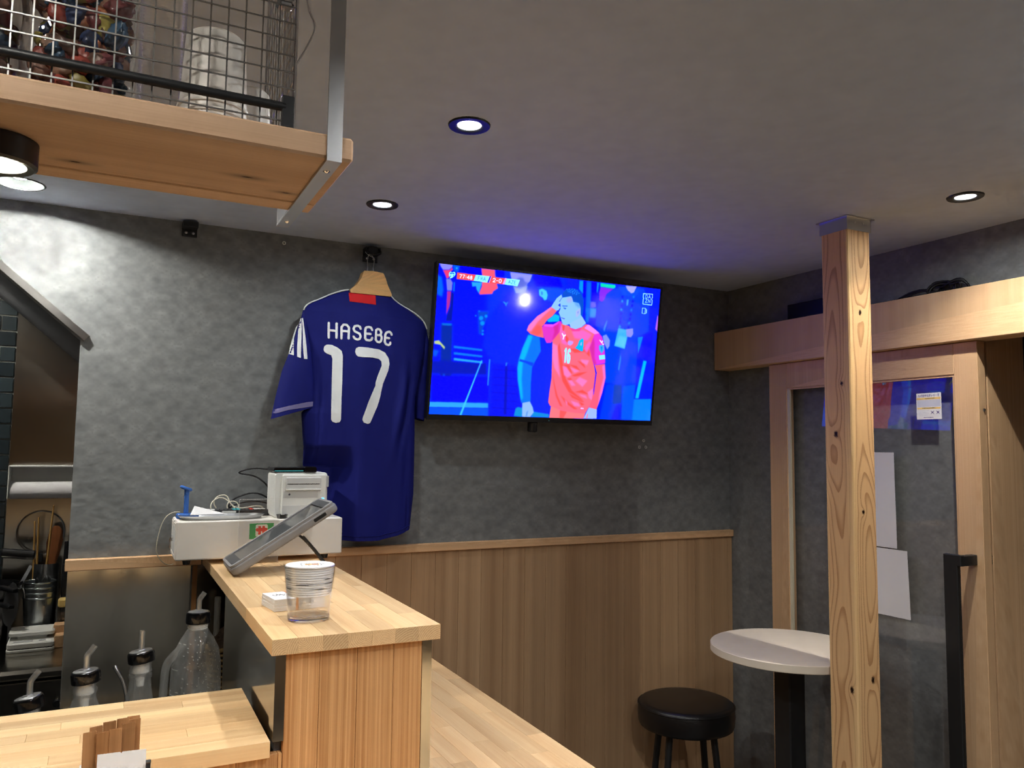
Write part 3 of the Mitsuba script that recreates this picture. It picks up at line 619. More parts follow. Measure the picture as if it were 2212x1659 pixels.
# remote control / keypad
k = thing('keypad', 'long black keypad with coloured keys behind the steel tray', 'keypad')
part(k, 'body', rbox(0.232, 0.422, 2.412, 2.455, ZT, ZT + 0.018, 0.008, axis='z'), 'black_plastic', smooth=40)
for i in range(15):
    for j in range(3):
        mm = ('light_grey' if i in (0, 1, 2, 12, 13, 14) else 'teal_plastic' if i in (7, 8) else 'red_plastic' if i == 11 else 'dark_grey')
        x = 0.240 + i * 0.0116; y = 2.419 + j * 0.0118
        part(k, 'key', box(x, x + 0.009, y, y + 0.009, ZT + 0.018, ZT + 0.0205, 0.0008), mm)
part(k, 'label_strip', box(0.290, 0.328, 2.4105, 2.4122, ZT + 0.0105, ZT + 0.0165), 'light_grey', label='pale label strip')
solo('charging_cable', cat(*[tube(spline(p, 50), 0.0019, 8) for p in (
    [(0.262, 2.435, ZT + 0.0225), (0.270, 2.44, ZT + 0.045), (0.290, 2.445, ZT + 0.052), (0.312, 2.44, ZT + 0.040), (0.326, 2.432, ZT + 0.0225)],
    [(0.278, 2.447, ZT + 0.0225), (0.288, 2.452, ZT + 0.058), (0.306, 2.455, ZT + 0.056), (0.318, 2.450, ZT + 0.034), (0.336, 2.446, ZT + 0.0225), (0.380, 2.443, ZT + 0.026), (0.408, 2.448, ZT + 0.0225)],
    [(0.306, 2.424, ZT + 0.0225), (0.312, 2.426, ZT + 0.041), (0.324, 2.427, ZT + 0.042), (0.336, 2.424, ZT + 0.0225)])]), 'cable_white', 'looped cream cable lying on the black keypad', 'cable', smooth=True)
solo('black_cable', cat(tube(spline([(0.33, 2.466, ZT + 0.002), (0.318, 2.47, ZT + 0.036), (0.350, 2.478, ZT + 0.055), (0.392, 2.478, ZT + 0.062), (0.428, 2.474, ZT + 0.046), (0.448, 2.466, ZT + 0.028), (0.470, 2.458, ZT + 0.002)], 60), 0.0022, 8),
     tube(spline([(0.30, 2.47, ZT + 0.003), (0.34, 2.472, ZT + 0.032), (0.39, 2.474, ZT + 0.038), (0.43, 2.470, ZT + 0.030), (0.46, 2.470, ZT + 0.003)], 40), 0.0022, 8)), 'cable_black', 'arching black cord behind the keypad', 'cable', smooth=True)
solo('thin_wire', tube(spline([(0.176, 2.370, ZT + 0.020), (0.146, 2.372, ZT + 0.012), (0.125, 2.375, ZT - 0.040), (0.122, 2.38, ZT - 0.085), (0.140, 2.40, ZT - 0.118), (0.170, 2.44, ZT - 0.1285)], 50), 0.0011, 6), 'cable_white', 'thin pale wire hanging off the left end of the cash drawer', 'cable', smooth=True)
# clear acrylic holder
k = thing('acrylic_stand', 'clear acrylic sign holder standing before the cash drawer', 'sign holder')
part(k, 'sheet', box(0.318, 0.424, 2.2750, 2.2765, CT + 0.0005, CT + 0.172), 'thin_glass')
part(k, 'edges', cat(box(0.3174, 0.3182, 2.2749, 2.2766, CT + 0.001, CT + 0.1724), box(0.4238, 0.4246, 2.2749, 2.2766, CT + 0.001, CT + 0.1724), box(0.3174, 0.4246, 2.2749, 2.2766, CT + 0.1716, CT + 0.1724)), 'frosted', label='frosted cut edges')
part(k, 'foot', box(0.318, 0.424, 2.255, 2.275, CT + 0.0003, CT + 0.0018), 'thin_glass')
# receipt printer
k = thing('receipt_printer', 'white receipt printer with a blue light standing on the cash drawer', 'printer')
px0, px1, py0, py1, pz1 = 0.418, 0.570, 2.318, 2.440, ZT + 0.128
part(k, 'body', rbox(px0, px1, py0 + 0.012, py1, ZT + 0.0005, pz1, 0.010, axis='y'), 'white_plastic', smooth=40)
part(k, 'front_panel', rbox(px0 + 0.020, px1 - 0.006, py0 + 0.002, py0 + 0.013, ZT + 0.002, pz1 - 0.006, 0.006, axis='y'), 'white_plastic', smooth=40)
part(k, 'cover', cat(box(px0 + 0.030, px1 - 0.022, py0 - 0.004, py0 + 0.002, pz1 - 0.046, pz1 - 0.014, 0.0015)), 'light_grey', label='raised paper cover')
part(k, 'slot', box(px0 + 0.034, px1 - 0.027, py0 - 0.0046, py0 - 0.0038, pz1 - 0.0335, pz1 - 0.0315), 'black_plastic', label='black paper slot')
part(k, 'lip', box(px0 + 0.030, px1 - 0.022, py0 - 0.007, py0 - 0.003, pz1 - 0.050, pz1 - 0.046, 0.001), 'white_plastic')
part(k, 'badge_plate', box(px0 + 0.024, px1 - 0.030, py0 + 0.0012, py0 + 0.002, pz1 - 0.072, pz1 - 0.053), 'light_grey')
part(k, 'badge', move(cyl(0.0028, 0, 0.0006, n=16), (px0 + 0.041, py0 + 0.0012, pz1 - 0.062), rx=math.pi / 2), 'ink', label='small dark round mark')
part(k, 'release_lever', box(px1 - 0.011, px1 + 0.0015, py0 + 0.004, py0 + 0.040, pz1 - 0.042, pz1 - 0.010, 0.001), 'grey_plastic', label='grey side lever')
part(k, 'button', rbox(px1 - 0.0205, px1 - 0.011, py0 + 0.0005, py0 + 0.002, pz1 - 0.066, pz1 - 0.056, 0.002, axis='y'), 'white_plastic')
scene[k + '__power_light'] = {**mikit.ply(move(cyl(0.0042, 0, 0.0008, n=18), (px1 - 0.0155, py0 + 0.002, pz1 - 0.0765), rx=math.pi / 2), 'blue_plastic'), 'emitter': emit(4.0, (0.05, 0.35, 1.0))}
labels[k + '__power_light'] = {'label': 'glowing blue light'}
part(k, 'lower_flap', box(px0 + 0.022, px1 - 0.010, py0 + 0.0010, py0 + 0.002, ZT + 0.006, ZT + 0.034), 'light_grey')
k = thing('card_reader', 'flat black device with a pale blue edge lying on the receipt printer', 'card reader')
part(k, 'body', move(rbox(0.416, 0.500, 2.330, 2.435, pz1 + 0.0003, pz1 + 0.0145, 0.005, axis='y'), rz=0.0), 'black_gloss', smooth=40)
part(k, 'edge', box(0.4175, 0.4985, 2.3290, 2.3305, pz1 + 0.0035, pz1 + 0.0062), 'teal_plastic', label='pale blue edge stripe')
part(k, 'second_half', rbox(0.501, 0.536, 2.326, 2.435, pz1 + 0.0003, pz1 + 0.0165, 0.004, axis='y'), 'black_gloss', smooth=40)
solo('printer_cable', tube(spline([(0.430, 2.437, pz1 + 0.006), (0.400, 2.450, pz1 + 0.008), (0.352, 2.466, pz1 + 0.002), (0.340, 2.468, pz1 - 0.004), (0.362, 2.470, pz1 - 0.010), (0.400, 2.462, pz1 - 0.024), (0.425, 2.455, pz1 - 0.050), (0.426, 2.452, ZT + 0.003)], 60), 0.0022, 8), 'cable_black', 'black cable leaving the flat device and looping behind the printer', 'cable', smooth=True)
solo('black_dish', lathe([(0, 0), (0.018, 0), (0.024, 0.013), (0.0225, 0.013), (0.017, 0.002), (0, 0.002)], 36, (0.452, 2.308 - 0.02 + 0.03, ZT + 0.0003)) if False else lathe([(0, 0), (0.012, 0), (0.016, 0.011), (0.0148, 0.011), (0.011, 0.002), (0, 0.002)], 36, (0.438, 2.3085, ZT + 0.0003)), 'black_plastic', 'small black dish at the foot of the receipt printer', 'dish', smooth=35)

# ------------------------------------------------------------------ pour bottles on the work counter
WZ = 0.905
WB = 0.8550                                    # top of the rubber mat
def bottle(x, y, cz, tilt, prof, label, straight=False, spin=0.6):
    k = thing('pour_bottle', label, 'bottle')
    zt = cz - 0.010                                # underside of the cap
    pr = [(0.0, WB)] + [(r, WB + t * 0.05 if t < 0.1 else WZ + 0.001 + (zt - WZ - 0.001) * t) for r, t in prof]
    part(k, 'glass', lathe(pr, 48, (x, y, 0)), 'hazy_glass', smooth=40)
    part(k, 'inner_glass', lathe([(max(r - 0.0028, 0), z + (0.006 if i < 2 else 0)) for i, (r, z) in enumerate(pr)], 48, (x, y, 0)), 'thin_glass', smooth=40)
    part(k, 'stopper', lathe([(0, zt - 0.052), (0.007, zt - 0.05), (0.0085, zt - 0.03), (prof[-1][0] - 0.004, zt - 0.022), (prof[-1][0] - 0.004, zt), (0, zt)], 32, (x, y, 0)), 'frosted', smooth=35, label='milky plastic stopper')
    R = 0.0255
    c = cat(lathe([(0, -0.011), (R, -0.011), (R * 1.03, -0.008), (R * 1.03, 0.006), (R * 0.97, 0.010), (R * 0.90, 0.011)], 40))
    part(k, 'cap', move(c, (x, y, cz), rx=tilt * 0.3, ry=tilt), 'black_gloss', smooth=35, label='glossy black cap')
    part(k, 'cap_top', move(lathe([(R * 0.90, 0.011), (R * 0.88, 0.0125), (R * 0.4, 0.0142), (0.009, 0.0155), (0, 0.0155)], 40), (x, y, cz), rx=tilt * 0.3, ry=tilt), 'steel_satin', smooth=35, label='pale cap top')
    b = np.array([x, y, cz + 0.014])
    path = [b, b + [0, 0, 0.024]] + ([b + [0, 0, 0.040]] if straight else [b + [0.003 * spin, 0, 0.028], b + [0.013 * spin + 0.006, 0.004, 0.044]])
    pts = np.vstack([np.linspace(path[i], path[i + 1], 5) for i in range(len(path) - 1)])
    pts = pts[np.r_[True, np.linalg.norm(np.diff(pts, axis=0), axis=1) > 1e-6]]
    part(k, 'spout', tube(pts, 0.0055, 16, cap=False), 'hazy_glass', smooth=True, label='clear plastic spout')
    part(k, 'inner_spout', tube(pts, 0.0040, 16, cap=False), 'thin_film', smooth=True)
bottle(-0.117, 1.790, 1.128, -0.22, [(0.040, 0), (0.043, 0.03), (0.043, 0.60), (0.034, 0.72), (0.021, 0.82), (0.0195, 0.90), (0.0215, 0.915), (0.0215, 0.945), (0.0195, 0.955), (0.0195, 1)], 'glass pour bottle with a black cap standing lowest and leftmost behind the serving ledge')
bottle(-0.024, 1.802, 1.163, -0.10, [(0.042, 0), (0.045, 0.03), (0.045, 0.55), (0.040, 0.70), (0.027, 0.80), (0.0205, 0.87), (0.0195, 0.91), (0.0215, 0.925), (0.0215, 0.95), (0.0195, 0.96), (0.0195, 1)], 'wide-shouldered glass pour bottle with a bent spout, second from the left')
bottle(0.077, 1.887, 1.171, -0.12, [(0.040, 0), (0.043, 0.02), (0.042, 0.35), (0.030, 0.60), (0.0225, 0.78), (0.0205, 0.86), (0.0225, 0.875), (0.0225, 0.90), (0.0205, 0.91), (0.0225, 0.925), (0.0205, 0.945), (0.0205, 1)], 'slender glass pour bottle with an upright straight spout beside the jug', straight=True)
# jug
k = thing('glass_jug', 'glass jug with a handle, black cap and bent spout beside the tall counter', 'jug')
jx, jy = 0.193, 1.950
jp = [(0, WB), (0.050, WB), (0.054, WB + 0.008), (0.0535, 1.085), (0.052, 1.130), (0.047, 1.160), (0.036, 1.183), (0.025, 1.200), (0.0205, 1.208), (0.0225, 1.213), (0.0225, 1.222)]
part(k, 'glass', lathe(jp, 56, (jx, jy, 0)), 'misted_glass', smooth=45)
part(k, 'inner_glass', lathe([(max(r - 0.003, 0), z + (0.006 if i < 2 else 0)) for i, (r, z) in enumerate(jp)], 56, (jx, jy, 0)), 'thin_glass', smooth=45)
hp = spline([(jx - 0.030, jy - 0.012, 1.176), (jx - 0.046, jy - 0.016, 1.158), (jx - 0.061, jy - 0.018, 1.140), (jx - 0.066, jy - 0.018, 1.110), (jx - 0.069, jy - 0.018, 1.05), (jx - 0.066, jy - 0.016, 0.985), (jx - 0.050, jy - 0.012, 0.965)], 44)
part(k, 'handle', tube(hp, 0.0085, 18), 'hazy_glass', smooth=True, label='loop handle')
part(k, 'inner_handle', tube(hp, 0.0055, 14), 'thin_glass', smooth=True)
part(k, 'collar', lathe([(0.0198, 1.205), (0.0212, 1.208), (0.0212, 1.221), (0, 1.221)], 40, (jx, jy, 0)), 'frosted', smooth=35, label='pale plastic collar')
part(k, 'cap', lathe([(0, 1.219), (0.0255, 1.219), (0.0262, 1.222), (0.0262, 1.237), (0.0245, 1.243), (0.022, 1.244)], 40, (jx, jy, 0)), 'black_gloss', smooth=35, label='glossy black cap')
part(k, 'cap_top', lathe([(0.022, 1.244), (0.012, 1.2465), (0.008, 1.248), (0, 1.248)], 40, (jx, jy, 0)), 'steel_satin', smooth=35)
b = np.array([jx + 0.001, jy, 1.247]); pts = np.vstack([np.linspace(b, b + [0, 0, 0.022], 5), np.linspace(b + [0.002, 0, 0.026], b + [0.011, 0.002, 0.038], 5)])
part(k, 'spout', tube(pts, 0.0055, 16, cap=False), 'hazy_glass', smooth=True, label='clear plastic spout')
part(k, 'inner_spout', tube(pts, 0.004, 16, cap=False), 'thin_film', smooth=True)
k = thing('steel_pourer', 'thin bent steel tube leaning behind the slender bottle', 'pourer')
part(k, 'tube', tube(spline([(0.0275, 1.96, 1.139), (0.036, 1.955, 1.125), (0.044, 1.95, 1.111), (0.050, 1.945, 1.095), (0.056, 1.940, 1.06), (0.066, 1.932, 0.858)], 40), [0.0042] * 40, 12), 'steel', smooth=True)
# wicker basket under the counter end
k = thing('wicker_basket', 'round wicker basket with a dark cloth under the far end of the tall counter', 'basket')
bx, by = 0.325, 2.405
ws = []
for i in range(10):
    z = WZ + 0.006 + i * 0.0145; rr = 0.050 + 0.0010 * i
    ws.append(tube(np.array([(bx + (rr + 0.0018 * math.sin(t * 10 + i * math.pi)) * math.cos(t), by + (rr + 0.0018 * math.sin(t * 10 + i * math.pi)) * math.sin(t), z) for t in np.linspace(0, 2 * math.pi, 80)]), 0.0035, 6))
for t in np.linspace(0, 2 * math.pi, 20, endpoint=False):
    ws.append(tube(np.array([(bx + r * math.cos(t), by + r * math.sin(t), z) for r, z in ((0.050, WZ + 0.001), (0.055, WZ + 0.07), (0.060, WZ + 0.145))]), 0.0025, 6))
part(k, 'weave', cat(*ws), 'wicker', smooth=True)
part(k, 'rim', tube(np.array([(bx + 0.060 * math.cos(t), by + 0.060 * math.sin(t), WZ + 0.150 + 0.002 * math.sin(9 * t)) for t in np.linspace(0, 2 * math.pi, 70)]), 0.006, 8), 'wicker', smooth=True)
sp = trimesh.creation.icosphere(4, 1.0); vv = sp.vertices * [0.050, 0.050, 0.066] ; vv *= (0.8 + 0.5 * meshkit.fbm(sp.vertices * 3 + 5, 3))[:, None]; sp.vertices = vv + [bx, by, WZ + 0.135]
part(k, 'cloth', sp, 'black_cloth', smooth=True, label='dark speckled cloth inside')
k = thing('grey_tube', 'upright pale grey cardboard tube sticking out of the wicker basket', 'tube')
part(k, 'tube', lathe([(0, WZ + 0.02), (0.0088, WZ + 0.02), (0.0088, 1.183), (0.0082, 1.186), (0, 1.186)], 28, (0.292, 2.440, 0)), 'grey_plastic', smooth=35)

# ------------------------------------------------------------------ football shirt on its hanger
k = thing('football_shirt', 'navy football shirt with HASEBE and a white 17 hanging on the grey wall', 'shirt')
zl = np.array([2.109, 2.087, 2.066, 2.049, 2.032, 1.972, 1.884, 1.80, 1.737, 1.719, 1.649, 1.573, 1.486, 1.404, 1.359]); xl = np.array([.642, .581, .540, .511, .503, .508, .523, .530, .522, .508, .514, .524, .538, .555, .577])
zr = np.array([2.109, 2.089, 2.062, 2.028, 2.004, 1.93, 1.85, 1.78, 1.748, 1.655, 1.469, 1.362]); xr = np.array([.774, .791, .841, .889, .902, .896, .882, .868, .866, .868, .868, .857])
def XL(z): return np.interp(z, zl[::-1], xl[::-1])
def XR(z): return np.interp(z, zr[::-1], xr[::-1])
def folds(x, z):
    w = np.clip((2.0 - z) / 0.5, 0, 1)
    f = 0.0030 * np.sin((x - 0.60) * 48 + 2.2 * (z - 1.6)) * w + 0.0045 * (meshkit.fbm(np.stack([x * 22, z * 5, x * 0 + 2.2], -1), 3) - 0.5) * 2
    # deep crease running down from the right armpit, and the gathered cloth beside it
    cx = 0.842 - 0.060 * np.clip((1.84 - z) / 0.35, 0, 1) ** 1.3 + 0.0 * z
    g = np.exp(-((z - 1.745) / 0.105) ** 2)
    f += g * (0.016 * np.exp(-((x - cx) / 0.010) ** 2) - 0.014 * np.exp(-((x - cx + 0.022) / 0.013) ** 2))
    f += 0.006 * np.exp(-((x - (0.835 - 0.05 * (1.65 - z))) / 0.012) ** 2) * np.exp(-((z - 1.55) / 0.12) ** 2)
    f += 0.005 * np.exp(-((x - 0.552) / 0.005) ** 2) * np.clip((1.86 - z) / 0.1, 0, 1)        # side seam left
    f += 0.004 * np.exp(-((x - 0.838) / 0.004) ** 2) * np.clip((1.52 - z) / 0.1, 0, 1)
    return f
YC = 2.428
def halfT(z): return np.interp(z, [1.33, 1.6, 1.9, 2.03, 2.08, 2.11], [0.050, 0.048, 0.042, 0.032, 0.020, 0.014])
NV, NU = 170, 90
zz = np.r_[np.linspace(2.109, 2.0, 50), np.linspace(2.0, 1.36, NV - 50)[1:]]
V = []; th = np.linspace(0, 2 * math.pi, 2 * NU, endpoint=False)
for z in zz:
    a, b = XL(z), XR(z); xm, hw = (a + b) / 2, (b - a) / 2
    c, s = np.cos(th), np.sin(th)
    x = xm + hw * np.sign(c) * np.abs(c) ** 0.8
    T = halfT(z)
    y = YC - T * np.sign(s) * np.abs(s) ** 0.75
    front = s > 0
    y = np.where(front, y + folds(x, np.full_like(x, z)) * np.minimum(1, 3 * np.abs(s)), np.minimum(y, 2.478) + 0.002 * np.sin(x * 40 + z * 6))
    hem = np.interp(x, [.55, .577, .634, .743, .806, .857, .88], [1.375, 1.359, 1.334, 1.333, 1.345, 1.363, 1.372])
    zq = z - np.clip((1.62 - z) / 0.26, 0, 1) ** 1.5 * (1.36 - hem)
    wg = np.clip((0.670 - x) / 0.06, 0, 1) * np.clip((1.62 - z) / 0.06, 0, 1)
    y = y * (1 - wg) + wg * (2.470 + (y - YC) * 0.16)
    V.append(np.stack([x, np.minimum(y, 2.484), np.full_like(x, 1) * zq], 1))
V = np.vstack(V); n = 2 * NU; i = np.arange(n); j = (i + 1) % n; F = []
for q in range(len(zz) - 1): F += [np.stack([q * n + i, (q + 1) * n + j, q * n + j], 1), np.stack([q * n + i, (q + 1) * n + i, (q + 1) * n + j], 1)]
body = trimesh.Trimesh(V, np.vstack(F), process=False)
part(k, 'body', body, 'jersey_cloth', smooth=True)
fr = V[np.tile(np.sin(th) > -0.05, len(zz))]
torso_y = LinearNDInterpolator(fr[:, [0, 2]], fr[:, 1])
def loft(outer_, inner_, hw, ycs, n=40, m=44, wr=0.0, sd=1):
    t = np.linspace(0, 1, m)
    def along(p):
        p = np.asarray(p, float); d = np.r_[0, np.cumsum(np.linalg.norm(np.diff(p, axis=0), axis=1))]; d /= d[-1]
        return np.stack([np.interp(t, d, p[:, 0]), np.interp(t, d, p[:, 1])], 1)
    o, q = along(outer_), along(inner_); a = np.linspace(0, 2 * math.pi, n, endpoint=False); V = []
    for r in range(m):
        cen = (o[r] + q[r]) / 2; e = (q[r] - o[r]) / 2
        H = np.interp(t[r], np.linspace(0, 1, len(hw)), hw); yc = np.interp(t[r], np.linspace(0, 1, len(ycs)), ycs)
        ca = np.sign(np.cos(a)) * np.abs(np.cos(a)) ** 0.85; sa = np.sign(np.sin(a)) * np.abs(np.sin(a)) ** 0.85
        xz = cen + ca[:, None] * e
        y = yc - H * sa + wr * (meshkit.fbm(np.stack([xz[:, 0] * 16, xz[:, 1] * 9, np.full(n, sd * 3.7)], 1), 2) - 0.5) * np.minimum(1, 2 * np.abs(sa))
        V.append(np.stack([xz[:, 0], np.minimum(y, 2.492), xz[:, 1]], 1))
    V = np.vstack(V); i = np.arange(n); j = (i + 1) % n; F = []
    for r in range(m - 1): F += [np.stack([r * n + i, (r + 1) * n + j, r * n + j], 1), np.stack([r * n + i, (r + 1) * n + i, (r + 1) * n + j], 1)]
    me = trimesh.Trimesh(V, np.vstack(F), process=False)
    fr = V[np.tile(np.sin(a) > -0.05, m)]
    return me, LinearNDInterpolator(fr[:, [0, 2]], fr[:, 1])
sl, sleeve_y = loft([(.5035, 2.034), (.499, 2.013), (.467, 1.904), (.446, 1.844), (.429, 1.762), (.4175, 1.698)], [(.512, 2.032), (.518, 1.985), (.527, 1.92), (.535, 1.85), (.541, 1.78), (.5425, 1.738)], [0.008, 0.022, 0.030, 0.036, 0.036], [2.430, 2.428, 2.424, 2.420, 2.420], wr=0.022)
ksl = part(k, 'sleeve', sl, 'jersey_cloth', smooth=True)
sr, _ = loft([(.903, 2.008), (.913, 1.965), (.916, 1.90), (.914, 1.80), (.909, 1.705)], [(.893, 1.99), (.876, 1.945), (.858, 1.885), (.850, 1.835), (.872, 1.790), (.879, 1.715)], [0.008, 0.020, 0.026, 0.026, 0.022], [2.430, 2.440, 2.450, 2.455, 2.455], wr=0.022, sd=2)
part(k, 'sleeve', sr, 'jersey_cloth', smooth=True)
def drape(poly, yfun, lift, h=0.0045):
    P, F = fill2d(poly, h); y = yfun(P[:, 0], P[:, 1])
    if np.isnan(y).any():
        ok = ~np.isnan(y); 
        from scipy.spatial import cKDTree
        y[~ok] = y[ok][cKDTree(P[ok]).query(P[~ok])[1]]
    m = trimesh.Trimesh(np.stack([P[:, 0], y - lift, P[:, 1]], 1), F, process=False)
    fn = m.face_normals[:, 1]
    m.faces[fn > 0] = m.faces[fn > 0][:, ::-1]
    bk = m.copy(); bk.vertices[:, 1] += 0.0006; bk.invert()
    return cat(m, bk)
STROKES = {'H': [[(0.575, 1.995), (0.576, 1.95)], [(0.599, 1.995), (0.599, 1.951)], [(0.576, 1.973), (0.599, 1.972)]], 'A': [[(0.614, 1.95), (0.614, 1.985), (0.620, 1.993), (0.630, 1.993), (0.637, 1.985), (0.636, 1.951)], [(0.614, 1.973), (0.636, 1.973)]],
 'S': [[(0.673, 1.984), (0.671, 1.990), (0.664, 1.993), (0.655, 1.991), (0.651, 1.983), (0.654, 1.975), (0.670, 1.968), (0.673, 1.96), (0.670, 1.952), (0.663, 1.949), (0.655, 1.952), (0.651, 1.958)]],
 'E': [[(0.710, 1.983), (0.707, 1.990), (0.699, 1.992), (0.690, 1.989), (0.688, 1.983), (0.687, 1.956), (0.691, 1.950), (0.701, 1.949), (0.708, 1.952), (0.710, 1.958)], [(0.688, 1.970), (0.705, 1.970)]],
 'B': [[(0.7235, 1.984), (0.729, 1.988), (0.736, 1.986), (0.740, 1.979), (0.738, 1.971), (0.732, 1.968), (0.723, 1.969)], [(0.738, 1.969), (0.7415, 1.962), (0.739, 1.950), (0.734, 1.946), (0.727, 1.947), (0.722, 1.953), (0.7235, 1.984)]],
 'E2': [[(0.773, 1.973), (0.771, 1.979), (0.765, 1.982), (0.757, 1.979), (0.753, 1.972), (0.751, 1.948), (0.755, 1.941), (0.763, 1.939), (0.768, 1.942), (0.769, 1.947)], [(0.753, 1.962), (0.765, 1.961)]]}
for ch, ls in STROKES.items():
    g = unary_union([LineString(l).buffer(0.0036, quad_segs=6) for l in ls])
    part(k, 'letter', drape(g, torso_y, 0.0016, 0.003), 'jersey_white', smooth=False, label=f'white letter {ch[0]}')
ONE = [(0.561, 1.913), (0.563, 1.922), (0.57, 1.928), (0.585, 1.928), (0.602, 1.921), (0.615, 1.911), (0.619, 1.896), (0.619, 1.857), (0.619, 1.817), (0.618, 1.764), (0.618, 1.701), (0.615, 1.693), (0.603, 1.69), (0.593, 1.693), (0.588, 1.7), (0.588, 1.763), (0.588, 1.826), (0.588, 1.885), (0.584, 1.896), (0.571, 1.9), (0.563, 1.906)]
SEVEN = [(0.656, 1.911), (0.659, 1.922), (0.668, 1.927), (0.698, 1.926), (0.733, 1.923), (0.752, 1.914), (0.764, 1.896), (0.767, 1.879), (0.763, 1.857), (0.747, 1.815), (0.744, 1.801), (0.739, 1.773), (0.731, 1.745), (0.712, 1.701), (0.708, 1.692), (0.7, 1.689), (0.687, 1.693), (0.682, 1.702), (0.686, 1.715), (0.702, 1.759), (0.723, 1.809), (0.723, 1.818), (0.729, 1.838), (0.742, 1.873), (0.74, 1.886), (0.732, 1.893), (0.712, 1.896), (0.681, 1.895), (0.665, 1.896), (0.659, 1.902)]
for nm, p in (('1', ONE), ('7', SEVEN)):
    part(k, 'number', drape(Polygon(p).buffer(-0.003).buffer(0.003, quad_segs=6), torso_y, 0.0016, 0.005), 'jersey_white', label=f'white number {nm}')
ST = [[(0.482, 1.977), (0.488, 1.986), (0.479, 1.952), (0.474, 1.912), (0.474, 1.889), (0.463, 1.894), (0.467, 1.919), (0.475, 1.952)], [(0.495, 2.004), (0.4975, 2.008), (0.497, 1.984), (0.496, 1.954), (0.4935, 1.903), (0.493, 1.881), (0.482, 1.885), (0.483, 1.918), (0.488, 1.968)], [(0.4985, 2.007), (0.501, 2.008), (0.504, 1.98), (0.509, 1.935), (0.513, 1.880), (0.502, 1.879), (0.499, 1.919), (0.4995, 1.954)]]
for p in ST: part(ksl, 'stripe', drape(Polygon(p), sleeve_y, 0.0016, 0.003), 'jersey_white', label='white shoulder stripe')
part(ksl, 'cuff_band', drape(Polygon([(0.4195, 1.715), (0.424, 1.726), (0.462, 1.737), (0.515, 1.750), (0.5415, 1.754), (0.5425, 1.740), (0.516, 1.735), (0.462, 1.725), (0.427, 1.714)]), sleeve_y, 0.0012, 0.004), 'jersey_cuff', label='pale violet cuff band')
part(k, 'collar_patch', drape(Polygon([(0.638, 2.098), (0.724, 2.097), (0.724, 2.066), (0.640, 2.069)]), torso_y, 0.0014, 0.005), 'jersey_red', label='red patch below the collar')
for pth in ([(.640, 2.110), (.581, 2.0885), (.540, 2.067), (.512, 2.050), (.503, 2.034)], [(.775, 2.109), (.791, 2.0905), (.841, 2.0635), (.889, 2.030), (.9025, 2.006)]):
    q = spline([(x, YC - 0.010 if 0 < i_ < 4 else YC - 0.006, z - 0.0015) for i_, (x, z) in enumerate(pth)], 40)
    part(k, 'piping', tube(q, 0.0021, 8), 'jersey_white', smooth=True, label='white shoulder piping')
part(k, 'hem', tube(np.array([V[(len(zz) - 1) * n + q] + [0, -0.001, 0.014] for q in range(2, NU - 2)]), 0.0012, 6), 'jersey_cloth', smooth=True)
k = thing('coat_hanger', 'broad wooden coat hanger carrying the football shirt', 'hanger')
hg = Polygon([(0.684, 2.172), (0.721, 2.1735), (0.747, 2.170), (0.755, 2.155), (0.762, 2.134), (0.776, 2.106), (0.776, 2.098), (0.642, 2.098), (0.642, 2.107), (0.664, 2.128), (0.677, 2.149)]).buffer(-0.004).buffer(0.004, quad_segs=5)
part(k, 'body', rounded_xz(hg, 2.408, 2.446, 0.006) if 'rounded_xz' in globals() else prism_xz(hg, 2.408, 2.446), 'hanger_wood', smooth=35)
part(k, 'hook', tube(spline([(0.6985, 2.428, 2.171), (0.701, 2.432, 2.20), (0.704, 2.440, 2.222), (0.712, 2.444, 2.236), (0.722, 2.440, 2.224), (0.7215, 2.432, 2.20), (0.7225, 2.428, 2.172)], 50), 0.0016, 8), 'steel', smooth=True, label='steel wire hook')
def bracket(x0, x1, z0, z1, label):
    k = thing('wall_bracket', label, 'bracket')
    part(k, 'plate', box(x0, x1, DW - 0.006, DW, z0, z1, 0.001), 'black_metal')
    part(k, 'shelf', box(x0, x1, DW - 0.040, DW - 0.006, z0 + 0.021, z1, 0.001), 'black_metal')
    for fx in (0.27, 0.73):
        part(k, 'screw', move(lathe([(0, 0.0022), (0.0025, 0.002), (0.0042, 0.0006), (0.0042, 0), (0, 0)], 16), (x0 + fx * (x1 - x0), DW - 0.0061, z0 + 0.011), rx=math.pi / 2), 'chrome', smooth=30, label='bright screw')
    return k
bracket(0.156, 0.198, 2.234, 2.272, 'small black steel bracket with two screws under the ceiling left of the hanging shelf end')
kb = bracket(0.704, 0.752, 2.222, 2.264, 'small black steel bracket above the football shirt holding its hanger')
part(kb, 'ring', tube(np.array([(0.727 + 0.022 * math.cos(t), 2.452 + 0.016 * math.sin(t), 2.250 + 0.016 * math.sin(t)) for t in np.linspace(0, 2 * math.pi, 50)]), 0.0034, 8), 'black_gloss', smooth=True, label='black ring')
part(kb, 'wire', tube(spline([(0.700, 2.455, 2.244), (0.706, 2.442, 2.232), (0.716, 2.438, 2.226), (0.726, 2.442, 2.224)], 20), 0.0012, 6), 'chrome', smooth=True, label='bright wire')

